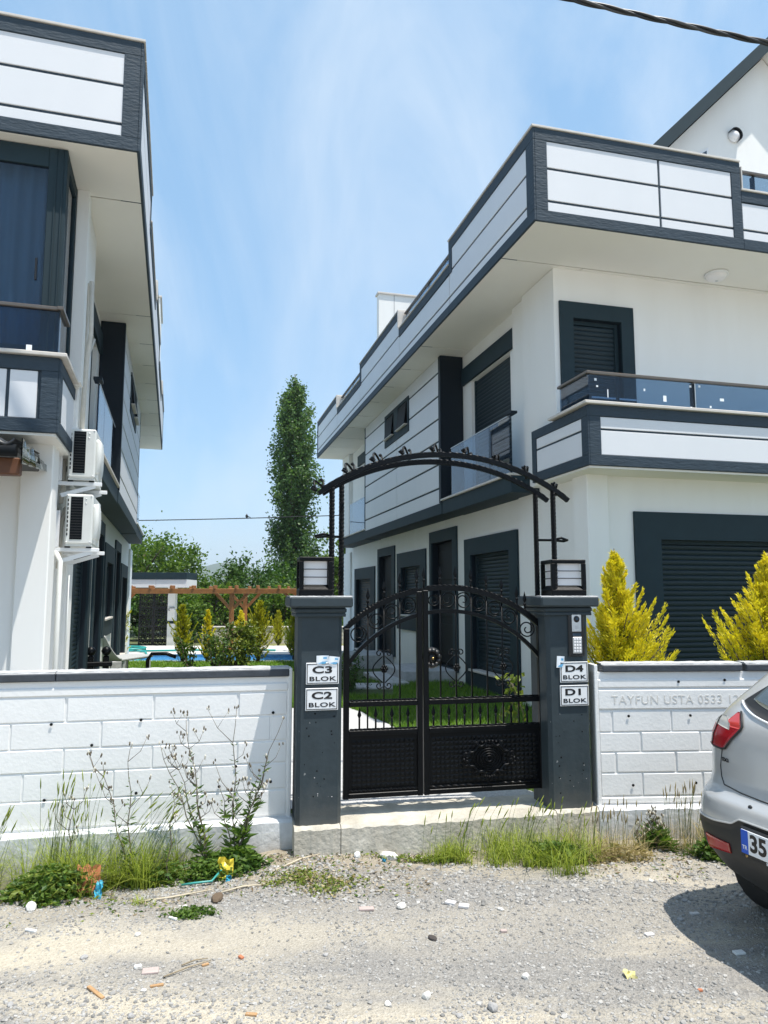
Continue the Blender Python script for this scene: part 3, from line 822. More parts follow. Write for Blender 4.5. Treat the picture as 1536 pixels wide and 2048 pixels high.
def block_wall(name, label, loc, rz, x0, x1, rows, first, pitch, face, plain, seed, found_from, coping, holes):
    t = thing(name, label, 'wall', loc, rz)
    r = random.Random(seed)
    mb = MB(); mb.box(x0, x1, face, face + .10, .10, 1.122); mb.build('panel', M['wallwhite'], t)
    for i, (z0, z1) in enumerate(rows):
        x = x0 + first[i]
        xs = [x0 + .03]
        while x < x1 - .1:
            if x > x0 + .12: xs.append(x)
            x += pitch
        xs.append(x1 - .03)
        for a, b in zip(xs[:-1], xs[1:]):
            m_ = MB(); j = r.uniform(-.002, .002)
            m_.box(a + .006 + r.uniform(-.003, .003), b - .006, face - .0065 + j, face + .002, z0 + .006, z1 - .005 + r.uniform(-.002, .002), .006)
            m_.build('block', M['wallwhite'], t)
    for z0, z1 in plain:
        m_ = MB(); m_.box(x0 + .03, x1 - .03, face - .012, face + .002, z0 + .008, z1 - .008, .009); m_.build('band', M['wallwhite'], t)
    m_ = MB(); m_.box(x0, x0 + .027, face - .02, face + .12, .12, 1.18, .004); m_.box(x1 - .027, x1, face - .02, face + .12, .12, 1.18, .004); m_.build('stile', M['wallwhite'], t)
    for a, b in coping:
        c = MB(); c.box(a, b, face - .026, face + .115, 1.125, 1.176, .006); cp = c.build('coping', M['coping'], t)
        c = rough_slab(a, b, face - .016, face + .122, 1.1765, 1.190, int((b - a) / .035) + 2, 3, .004, seed + int(a * 10)); c.build('mortar_cap', M['cgrey'], cp)
    c = rough_slab(*found_from, 44, 3, .006, seed + 5); c.build('footing', M['found'], t)
    for x, z in holes:
        m_ = MB(); m_.lathe([(0, 0), (.010, 0), (.010, .004)], 10, (x, face - .0165, z), axis='y'); m_.build('tie_hole_shade', M['dark'], t)  # dark disc on the face, painting the shade inside a hole
    return t

rowsL = [(.172, .352), (.352, .53), (.53, .682), (.682, .854), (.854, 1.018)]
WL_ = block_wall('boundary_wall', 'long white block pattern wall with dark grey coping, tall weeds growing at its foot, left of the gate', G_O, G_ROT,
                 -4.6, -.168, rowsL, [.10, .42, .10, .33, .10], .565, .2, [(1.018, 1.088)], 11,
                 (-4.7, -.16, .115, .30, -.5, .163), [(-4.6, -1.75), (-1.745, -.19)],
                 [(-1.76, .845), (-1.19, .855), (-.30, .875), (-1.205, .375), (-.31, .405), (-.66, .39), (-1.78, .36), (-.55, .52), (-1.5, .70)])
W_O = Vector((1.605, 5.60, 0)); W_ROT = radians(3.5)
rowsR = [(.222, .387), (.387, .537), (.537, .682), (.682, .842)]
WR_ = block_wall('boundary_wall', 'short white block pattern wall with raised lettering, behind the silver car', W_O, W_ROT,
                 -.03, 2.75, rowsR, [.35, .15, .345, .13], .457, 0.0, [(.165, .222), (1.0, 1.078), (.842, 1.0)], 12,
                 (-.04, 2.80, -.075, .1, -.5, .160), [(.035, 1.12), (1.15, 2.73)],
                 [(.225, .80), (.70, .80), (.24, .30), (.72, .31), (.98, 1.06), (1.6, .8), (.62, 1.05)])
lettering('TAYFUN USTA 0533 127 19', 'raised_lettering', WR_, M['wallwhite'], (.68, -.0120, .915), 0, .090, .0018, 1.0, 0.0, 1.10)
m_ = MB(); m_.box(2.76, 3.06, -.06, .24, -.5, 1.62, .03); m_.box(2.70, 3.12, -.12, .30, 1.621, 1.71, .015); m_.build('end_pier', M['post'], WR_)

# concrete threshold and the bare footing beside it
t = thing('threshold', 'rough pale concrete step under the black gate', 'step', G_O, G_ROT)
rough_slab(.155, 1.72, -.06, .42, -.5, .150, 27, 5, .006, 3).build('step', M['concrete'], t)
rough_slab(-.16, .150, -.05, .3, -.5, .150, 12, 3, .005, 4).build('footing', M['concrete'], t)
rough_slab(1.725, 2.10, -.05, .3, -.5, .152, 14, 3, .006, 5).build('footing', M['concrete'], t)

def post(label, u, w):
    t = thing('gate_post', label, 'gate post', gw(u, 0, 0), G_ROT)
    c = .026
    mb = MB()
    ring_ = [(c, 0), (w - c, 0), (w, c), (w, w - c), (w - c, w), (c, w), (0, w - c), (0, c)]
    vs = [(x, y, z) for z in (.10, 1.56) for x, y in ring_]
    mb.add(vs, [tuple(range(8))[::-1], tuple(range(8, 16))] + [(i, (i + 1) % 8, 8 + (i + 1) % 8, 8 + i) for i in range(8)])
    # plaster nicks
    r = random.Random(int(u * 10) + 3)
    mb.build('shaft', M['post'], t)
    mb = MB()
    for i in range(16):
        x, z, q = r.uniform(.05, w - .05), r.uniform(.25, .9), r.uniform(.003, .007)
        mb.lathe([(0, 0), (q, 0), (q, .003)], 7, (x, -.0012, z), axis='y')
    tag(mb.build('pit', M['dark'], t), kind='stuff')
    mb = MB()
    for i in range(4):
        x, z, q = r.uniform(.05, w - .05), r.uniform(.16, .5), r.uniform(.002, .004)
        mb.lathe([(0, 0), (q, 0), (q, .003)], 6, (x, -.0014, z), axis='y')
    tag(mb.build('paint_chip', M['cgrey'], t), kind='stuff')
    mb = MB(); mb.box(-.022, w + .022, -.022, w + .022, 1.548, 1.572, .004); mb.box(-.028, w + .028, -.028, w + .028, 1.5722, 1.612, .012)
    mb.box(-.066, w + .066, -.066, w + .066, 1.6122, 1.690, .012); cp = mb.build('cap', M['post'], t)
    rough_slab(-.062, w + .062, -.058, w + .062, 1.6865, 1.694, 24, 6, .0025, 9).build('worn_top', M['cgrey'], cp)
    return t
post('slate painted gate post carrying the C3 and C2 plates', -.148, .310)
post('slate painted gate post carrying the intercom and the D4 and D1 plates', 1.700, .335)

def post_lamp(label, u, v, w, rz):
    t = thing('post_lamp', label, 'lamp', gw(u, v, 1.694), rz, 'square lanterns on the gate posts')
    h = .275
    mb = MB(); mb.box(0, w, 0, w, 0, .045, .004)
    vs = [(0, 0, .045), (w, 0, .045), (w, w, .045), (0, w, .045), (.035, .035, .078), (w - .035, .035, .078), (w - .035, w - .035, .078), (.035, w - .035, .078)]
    mb.add(vs, [(0, 1, 5, 4), (1, 2, 6, 5), (2, 3, 7, 6), (3, 0, 4, 7), (4, 5, 6, 7)])
    for x in (0, w - .03):
        for y in (0, w - .03): mb.box(x, x + .03, y, y + .03, .046, h - .03, .002)
    mb.box(0, w, 0, w, h - .0295, h, .005)
    mb.build('frame', M['iron'], t)
    mb = MB(); mb.box(.036, w - .036, .036, w - .036, .079, h - .03); mb.build('diffuser', M['opal'], t)
    for z in (.132, .188):
        for a, b in (((0.03, .012), (w - .03, .012)), ((.03, w - .012), (w - .03, w - .012)), ((.012, .03), (.012, w - .03)), ((w - .012, .03), (w - .012, w - .03))):
            mb = MB(); mb.tube([(a[0], a[1], z), (b[0], b[1], z)], .0035, 6); mb.build('bar', M['iron'], t)
    return t
post_lamp('square black lantern with opal sides on the C3 gate post', -.142, .02, .235, G_ROT)
post_lamp('square black lantern with opal sides behind the arch leg on the intercom post', 1.765, .03, .27, G_ROT + radians(-6))

def plate(label, u0, z0, w, h, top, bottom, x_off):
    t = thing('block_sign', label, 'sign', gw(u0, -.004, z0), G_ROT)
    mb = MB(); mb.box(0, w, -.008, 0, 0, h, .002); mb.build('plate', M['signw'], t)
    mb = MB()
    e, k = .006, .0048
    for a in ((e, w - e, e, e + k), (e, w - e, h - e - k, h - e), (e, e + k, e + k, h - e - k), (w - e - k, w - e, e + k, h - e - k)):
        mb.box(a[0], a[1], -.0095, -.0075, a[2], a[3])
    mb.build('border', M['signb'], t)
    lettering(top, 'lettering', t, M['signb'], (w / 2 + x_off, -.0082, h * .655), 0, .064, .0012, 1.82, .0022, 1.05)
    lettering(bottom, 'lettering', t, M['signb'], (w / 2, -.0082, h * .245), 0, .041, .0012, 1.72, .0009, 1.08)
    return t
plate('white plate lettered C3 BLOK, upper one on the left post', -.091, 1.087, .228, .146, 'C3', 'BLOK', 0)
plate('white plate lettered C2 BLOK, under the C3 plate', -.093, .910, .226, .150, 'C2', 'BLOK', 0)
plate('white plate lettered D4 BLOK, upper one under the intercom', 1.793, 1.055, .224, .150, 'D4', 'BLOK', 0)
plate('white plate lettered D1 BLOK, under the D4 plate', 1.789, .884, .228, .150, 'D1', 'BLOK', -.004)

def leaflet(label, u, z, w, h, tilt, kind):
    t = thing('leaflet', label, 'leaflet', gw(u, -.012, z), G_ROT)
    t.rotation_euler = (0, tilt, G_ROT)
    mb = MB(); vs = []
    for i in range(6):
        for j in range(2): vs.append((w * i / 5, -.004 * sin(i * 1.3 + j), h * j))
    mb.add(vs, [(i * 2, i * 2 + 2, i * 2 + 3, i * 2 + 1) for i in range(5)], 0, True); mb.build('sheet', M['paper'], t)
    mb = MB(); mb.box(w * .55, w * .85, -.0055, -.0048, h * .62, h * .82); mb.build('print', M['pblue'], t)
    mb = MB(); mb.add([(w * .1, -.0052, h * .1), (w * .7, -.0052, h * .05), (w * .9, -.0052, h * .35), (w * .5, -.0052, h * .3)], [(0, 1, 2, 3)]); mb.build('print', M['pblue'], t)
leaflet('small blue and white leaflet tucked behind the left top edge of the C3 plate', -.02, 1.222, .085, .06, 0, 0)
leaflet('slanted blue and white leaflet tucked behind the right top edge of the C3 plate', .062, 1.224, .075, .055, .12, 0)
leaflet('torn blue leaflet stuck beside the top left corner of the D4 plate', 1.765, 1.165, .06, .085, .05, 0)

t = thing('intercom', 'silver door intercom with camera and keypad on the right post', 'intercom', gw(1.868, -.004, 1.245), G_ROT)
mb = MB(); mb.box(0, .128, -.012, 0, 0, .330, .006); mb.build('back_plate', M['signb'], t)
mb = MB(); mb.box(.026, .102, -.018, -.012, .182, .315, .004); mb.build('camera_panel', M['metal'], t)
mb = MB(); mb.lathe([(0, -.003), (.022, -.003), (.027, .004)], 18, (.064, -.019, .275), axis='y'); mb.build('camera_lens', M['signb'], t)
mb = MB(); mb.lathe([(0, -.004), (.009, -.004), (.010, .0)], 12, (.064, -.0225, .275), axis='y'); mb.build('lens_glass', M['wglass'], t)
mb = MB()
for i in range(3): mb.box(.05, .078, -.0195, -.018, .205 + i * .008, .209 + i * .008)
mb.build('speaker_slot', M['cgrey'], t)
mb = MB(); mb.box(.03, .098, -.016, -.012, .150, .170, .002); mb.build('display', M['wglass'], t)
mb = MB(); mb.box(.030, .104, -.017, -.012, .022, .142, .003); kp = mb.build('keypad', M['metal'], t)
for j in range(5):
    for i in range(3):
        q = MB(); q.box(.037 + i * .021, .053 + i * .021, -.0205, -.017, .030 + j * .022, .045 + j * .022, .002); q.build('key', M['opal'], kp)

# ---- the arch over the gate
def twisted(mb, p, q, r, n=70, tw=.42):
    p, q = Vector(p), Vector(q)
    mb.tube([p.lerp(q, i / n) for i in range(n + 1)], r, 6, 0, tw, smooth=False)
def arc_pts(c, R, u0, u1, v, n=60, dz=0):
    a0, a1 = math.asin((u0 - c[0]) / R), math.asin((u1 - c[0]) / R)
    return [(c[0] + R * sin(a0 + (a1 - a0) * i / n), v, c[1] + dz + R * cos(a0 + (a1 - a0) * i / n)) for i in range(n + 1)]
A = thing('gate_arch', 'black wrought iron arch with curled hooks spanning the two gate posts', 'arch', G_O, G_ROT)
AC_, AR = (.957, 1.114), 1.63
for v, u0, u1 in ((.05, -.01, 1.925), (.30, .05, 1.87)):
    mb = MB(); dz_ = 0 if v < .2 else -.010
    mb.tube(arc_pts(AC_, AR, u0, u1, v, 70, dz_), .023, 4, 0, 0, smooth=False); mb.build('arch_bar', M['iron'], A)
    mb = MB(); p = arc_pts(AC_, AR + .018, u0 + .02, u1 - .02, v, 150, dz_)
    mb.tube(p, .008, 4, 0, .4, smooth=False); mb.build('twisted_rod', M['iron'], A)
zt = lambda u: AC_[1] + sqrt(AR ** 2 - (u - AC_[0]) ** 2)
for u, v in ((.088, .05), (1.80, .05), (.195, .30), (1.765, .30)):
    mb = MB(); twisted(mb, (u, v, 1.692), (u, v, zt(u) - .012 - (.010 if v > .2 else 0)), .021); mb.build('upright', M['iron'], A)
mb = MB()
def hook(u, z, lean, sc=1.0):
    mb = MB(); pts = []
    for i in range(25):
        a = i / 24
        if a < .28: ang = pi * 2.2 * (a / .28); x = -.055 + .014 * cos(ang + 2.6); z_ = .028 + .016 * sin(ang + 2.6)
        elif a < .75: b = (a - .28) / .47; x = -.045 + .07 * b; z_ = .01 + .065 * sin(pi * min(1, b * 1.05) * .98)
        else: b = (a - .75) / .25; x = .025 + .035 * b + .01 * sin(b * 4); z_ = .012 + .07 * b - .02 * max(0, b - .7) * 3
        pts.append((x * sc, .005 * sin(a * 6) , z_ * sc))
    cs, sn = cos(lean), sin(lean)
    mb.tube([(u + x * cs + zz * sn, .05 + .25 * (i / 24), z - x * sn + zz * cs) for i, (x, y, zz) in enumerate(pts)], .0085, 6)
    mb.lathe([(0, -.014), (.013, -.007), (.014, .004), (0, .014)], 8, (u + pts[-1][0] * cs + pts[-1][2] * sn, .30, z - pts[-1][0] * sn + pts[-1][2] * cs))
    return mb.build('hook', M['iron'], A)
for u in (.03, .255, .46, .68, .915, 1.16, 1.40, 1.63, 1.86):
    hook(u, zt(u) + .02, math.asin((u - AC_[0]) / AR), 1.12)
for u0, dx in ((.09, -.12), (1.80, .12)):
    mb = MB(); mb.tube([(u0, .07, 2.12), (u0 + dx * .5, .05, 2.135), (u0 + dx, .07, 2.12), (u0 + dx * .9, .11, 2.115), (u0 + dx * .3, .16, 2.125), (u0 + (.08 if u0 < 1 else -.05), .23, 2.13)], .010, 6); mb.build('side_curl', M['iron'], A)

# ---- the double gate
GC, GR = (.970, .632), 1.124
IC, IR = (.980, .645), .936
gz = lambda u: GC[1] + sqrt(GR ** 2 - (u - GC[0]) ** 2)
iz_ = lambda u: IC[1] + sqrt(max(0, IR ** 2 - (u - IC[0]) ** 2))
V0 = .17
def spear(mb, u, z, v, s=1.0):
    mb.add([(u, v, z + .085 * s), (u - .016 * s, v, z + .022 * s), (u, v - .007, z + .022 * s), (u + .016 * s, v, z + .022 * s), (u, v + .007, z + .022 * s), (u, v, z - .012 * s)],
           [(0, 1, 2), (0, 2, 3), (0, 3, 4), (0, 4, 1), (5, 2, 1), (5, 3, 2), (5, 4, 3), (5, 1, 4)])
    return mb
def spiral(u, z, R, v, turns=1.75, flip=1, a0=0.0):
    pts = []
    N = 44
    for i in range(N + 1):
        a = a0 + flip * turns * 2 * pi * i / N
        r = R * (1 - .78 * max(0, i / N - .38) / .62)
        pts.append((u + r * cos(a), v, z + r * sin(a)))
    return pts
def leaf_of_gate(name, label, ua, ub, bars, spears, tops, lyres, arc_a, arc_b):
    t = thing(name, label, 'gate', G_O, G_ROT)
    mb = MB()
    mb.box(ua, ua + .04, V0 - .02, V0 + .02, .262, gz(ua + .02) - .01, .003)
    mb.box(ub - .04, ub, V0 - .02, V0 + .02, .262, gz(ub - .02) - .01, .003)
    mb.box(ua + .04, ub - .04, V0 - .018, V0 + .018, .265, .300, .003)
    mb.box(ua + .04, ub - .04, V0 - .018, V0 + .018, .698, .735, .003)
    mb.box(ua + .04, ub - .04, V0 - .018, V0 + .018, .900, .938, .003)
    mb.tube([(u, V0, z) for u, _, z in arc_pts(GC, GR, ua, ub, V0, 40, -.004)], .024, 4, smooth=False)
    mb.tube([(u, V0, z) for u, _, z in arc_pts(IC, IR, max(ua, .20) + .02, min(ub, 1.735) - .02, V0, 40)], .020, 4, smooth=False)
    mb.build('frame', M['iron'], t)
    for z in (.318, .742, .945):
        q = MB(); q.tube([(ua + .045 + (ub - ua - .09) * i / 60, V0 - .012, z) for i in range(61)], .007, 4, 0, .4, smooth=False); q.build('twisted_rod', M['iron'], t)
    q = MB(); q.tube(arc_pts(GC, GR + .016, ua + .03, ub - .03, V0 - .01, 90), .008, 4, 0, .4, smooth=False); q.build('twisted_rod', M['iron'], t)
    for u in bars:
        q = MB(); q.tube([(u, V0, .738), (u, V0, gz(u) - .02)], .0065, 6); q.build('bar', M['iron'], t)
    for u in tops:
        q = MB(); q.tube([(u, V0, gz(u)), (u, V0, gz(u) + .075)], .0075, 6); spear(q, u, gz(u) + .082, V0, 1.0)
        q.lathe([(.0, -.014), (.012, -.008), (.012, .006), (0, .012)], 8, (u, V0, gz(u) + .066)); q.build('spear', M['iron'], t)
    for u in spears:
        q = MB(); q.tube([(u, V0, .738), (u, V0, .82)], .0075, 6); spear(q, u, .818, V0, .95); q.build('spear', M['iron'], t)
    edges = sorted([ua + .04] + bars + [ub - .04])
    for i, (a, b) in enumerate(zip(edges[:-1], edges[1:])):
        u = (a + b) / 2
        zc = (gz(u) + iz_(u)) / 2
        R = min((b - a) / 2 - .004, .057)
        if R < .03: continue
        q = MB(); q.tube(spiral(u, zc, R, V0, 1.8, 1 if i % 2 else -1, 1.2 + i), .0052, 6); q.build('scroll', M['iron'], t)
    for u in lyres:
        for sg in (-1, 1):
            q = MB(); pts = []
            for i in range(18):
                a = i / 17
                pts.append((u + sg * (.010 + .072 * sin(pi * a) ** 1.1), V0, 1.065 + .19 * a))
            q.tube(pts, .0048, 6)
            for zz, fl in ((1.275, 1), (1.045, -1)):
                q.tube([(u + sg * (.035 + (.026 - .018 * k / 16) * cos(2.9 - k * .42)), V0, zz + fl * (.026 - .018 * k / 16) * sin(2.9 - k * .42)) for k in range(17)], .0048, 6)
            q.build('lyre_scroll', M['iron'], t)
        q = MB()
        for k in range(6):
            a = 2 * pi * k / 6
            q.lathe([(0, -.010), (.012, -.006), (.013, 0), (0, .006)], 7, (u + .018 * cos(a), V0 - .012, 1.165 + .018 * sin(a)), axis='y')
        q.lathe([(0, -.020), (.010, -.014), (.011, -.002)], 8, (u, V0 - .008, 1.165), axis='y'); q.build('rosette', M['iron'], t)
    # embossed sheet: rows of small pyramids
    q = MB(); a, b, z0, z1 = ua + .04, ub - .04, .300, .698
    q.box(a, b, V0 - .004, V0 + .004, z0, z1)
    nx = int((b - a - .04) / .034); nz_ = 10
    for i in range(nx):
        for j in range(nz_):
            x = a + .02 + (i + .5) * (b - a - .04) / nx; z = z0 + .03 + (j + .5) * (z1 - z0 - .06) / nz_
            hx, hz = (b - a - .04) / nx / 2 - .001, (z1 - z0 - .06) / nz_ / 2 - .001
            q.add([(x - hx, V0 - .0042, z - hz), (x + hx, V0 - .0042, z - hz), (x + hx, V0 - .0042, z + hz), (x - hx, V0 - .0042, z + hz), (x, V0 - .011, z)], [(0, 1, 4), (1, 2, 4), (2, 3, 4), (3, 0, 4)])
    q.build('embossed_panel', M['iron'], t)
    return t
gl = leaf_of_gate('gate', 'narrow left leaf of the black iron gate, above the gravel path view', .198, .782, [.375, .495, .615], [.315, .435, .555, .675],
                  [.375, .495, .615, .745], [.495], 0, 0)
bars_r = [.925, 1.046, 1.168, 1.290, 1.412, 1.535]
gr = leaf_of_gate('gate', 'wide right leaf of the black iron gate with cast emblem on its sheet', .790, 1.735, bars_r, [.868, .986, 1.107, 1.229, 1.351, 1.473, 1.60],
                  [.80] + bars_r + [1.60], [1.046, 1.412], 0, 0)
# cast emblem on the right sheet
mb = MB(); eu, ez = 1.285, .500
for k in range(5):
    R = .020 + k * .017
    mb.tube([(eu + R * cos(a) * 1.25, V0 - .016 - .003 * (5 - k), ez + R * sin(a)) for a in [2 * pi * i / 28 for i in range(28)]], .0055, 6, closed=True)
for sg in (-1, 1):
    for top in (1, -1):
        mb.tube([(eu + sg * (.06 + .12 * i / 11), V0 - .024, ez + top * (.085 * cos(i / 11 * 1.5) + .012 * sin(i * .9))) for i in range(12)], [.011] * 4 + [.009] * 5 + [.006] * 3, 6)
        mb.tube([(eu + sg * (.175 + (.028 - .018 * i / 12) * cos(i * .45)), V0 - .026, ez + top * .022 + (.028 - .018 * i / 12) * sin(i * .45) * top) for i in range(13)], .006, 6)
        mb.tube([(eu + sg * (.02 + .085 * i / 9), V0 - .026, ez + top * (.118 - .03 * sin(i / 9 * pi)) ) for i in range(10)], [.007 + .004 * sin(i / 9 * pi) for i in range(10)], 6)
        mb.tube([(eu + sg * (.095 + (.02 - .013 * i / 10) * cos(i * .5)), V0 - .028, ez + top * .105 + (.02 - .013 * i / 10) * sin(i * .5)) for i in range(11)], .006, 6)
    mb.lathe([(0, -.016), (.011, -.009), (.013, 0), (0, .008)], 8, (eu + sg * .195, V0 - .022, ez), axis='y')
for top, w in ((1, .055), (-1, .035)):
    for k in range(5):
        mb.lathe([(0, -.016), (.010, -.008), (.011, 0), (0, .006)], 8, (eu + (k - 2) * w / 2, V0 - .022, ez + top * (.128 - .004 * abs(k - 2))), axis='y')
mb.build('emblem', M['iron'], gr)
# big rosette with brass knob behind the meeting stile
ru, rz_ = .862, 1.235
rs = MB(); rs.lathe([(0, -.02), (.02, -.018), (.032, -.005), (.036, .01)], 14, (ru, V0 + .03, rz_), axis='y'); ro = rs.build('lock_rosette', M['signb'], gr)
for k in range(11):
    a = 2 * pi * k / 11 + .2
    q = MB()
    d = Vector((cos(a), 0, sin(a))); s_ = Vector((-sin(a), 0, cos(a)))
    c = Vector((ru, V0 + .035, rz_))
    vs = []
    for i in range(5):
        for j in range(5):
            tt = i / 4; w_ = (j / 4 - .5)
            vs.append(c + d * (.030 + .048 * tt) + s_ * w_ * .036 * (.5 + sin(pi * tt * .8)) + Vector((0, -.03 * sin(pi * tt) - .02 * (1 - 4 * w_ * w_), 0)))
    q.add(vs, [(i * 5 + j, i * 5 + j + 1, i * 5 + j + 6, i * 5 + j + 5) for i in range(4) for j in range(4)], 0, True); q.build('petal', M['signb'], ro)
q = MB(); q.lathe([(0, -.02), (.008, -.018), (.011, -.010), (.008, -.002), (.007, .02)], 12, (ru, V0 - .01, rz_), axis='y'); q.build('knob', M['brass'], ro)

# ------------------------------------------------------------------ fast mesh from arrays
def np_mesh(name, verts, faces, mats, parent=None, mat_idx=None, smooth=False):
    """verts (n,3), faces (m,k) with one k"""
    verts = np.asarray(verts, dtype=np.float32); faces = np.asarray(faces, dtype=np.int32)
    me = bpy.data.meshes.new(name)
    k = faces.shape[1]
    me.vertices.add(len(verts)); me.loops.add(faces.size); me.polygons.add(len(faces))
    me.vertices.foreach_set('co', verts.ravel())
    me.loops.foreach_set('vertex_index', faces.ravel())
    me.polygons.foreach_set('loop_start', np.arange(0, faces.size, k, dtype=np.int32))
    if not isinstance(mats, (list, tuple)): mats = [mats]
    for q in mats: me.materials.append(q)
    if mat_idx is not None: me.polygons.foreach_set('material_index', np.asarray(mat_idx, dtype=np.int32))
    me.polygons.foreach_set('use_smooth', np.full(len(faces), smooth))
    me.update(calc_edges=True)
    o = bpy.data.objects.new(name, me); COL.objects.link(o)
    if parent: o.parent = parent
    return o

NR = np.random.default_rng(5)
def unit(v): return v / np.maximum(np.linalg.norm(v, axis=-1, keepdims=True), 1e-9)

def leaf_arrays(c, d, size, width=.5, fold=.25):
    """kite leaves at centres c pointing along d"""
    n = len(c)
    d = unit(d); r = unit(np.cross(d, NR.normal(size=(n, 3)))); nn = np.cross(d, r)
    s = np.asarray(size).reshape(-1, 1) * np.ones((n, 1)); w = s * width
    v = np.stack([c - d * s * .5, c + r * w * .5 + nn * w * fold * .5 - d * s * .05, c + d * s * .5, c - r * w * .5 + nn * w * fold * .5 - d * s * .05], 1)
    return v.reshape(-1, 3), (np.arange(n)[:, None] * 4 + np.array([[0, 1, 2, 3]]))

# vegetation materials
ML = {}
ML['poplar'] = mk_leaf('poplar_leaf', (.038, .095, .024), (.150, .245, .080), .36, .45)
ML['broad'] = mk_leaf('broad_leaf', (.035, .095, .010), (.150, .235, .028), .4)
ML['dark'] = mk_leaf('dark_leaf', (.020, .065, .010), (.085, .165, .025), .33)
ML['gold'] = mk_leaf('golden_tip', (.64, .56, .024), (.88, .76, .055), .35)
ML['goldsoft'] = mk_leaf('soft_gold', (.26, .29, .018), (.58, .53, .030), .35)
ML['lime'] = mk_leaf('lime_spray', (.27, .32, .016), (.58, .54, .025), .35)
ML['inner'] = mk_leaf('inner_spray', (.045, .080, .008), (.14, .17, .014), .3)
ML['grass'] = mk_leaf('lawn_blade', (.065, .165, .012), (.20, .34, .030), .38)
ML['weedgrass'] = mk_leaf('wild_grass', (.16, .23, .025), (.42, .47, .085), .38)
ML['dry'] = mk_leaf('dry_grass', (.27, .21, .10), (.46, .38, .20), .3)
ML['weed'] = mk_leaf('weed_leaf', (.040, .100, .014), (.14, .22, .035), .35)
ML['cover'] = mk_leaf('creeper_leaf', (.075, .13, .015), (.24, .28, .045), .3)
M['bark'] = mk('bark', (.10, .075, .05), .9, .3, 12, bump=.8, bscale=40, bdist=.01)
M['stem'] = mk('weed_stem', (.13, .105, .07), .7, .25, 20)
M['gstem'] = mk('green_stem', (.10, .14, .04), .6, .25, 20)
M['bloom'] = mk('seed_head', (.62, .58, .48), .8, .2, 30)

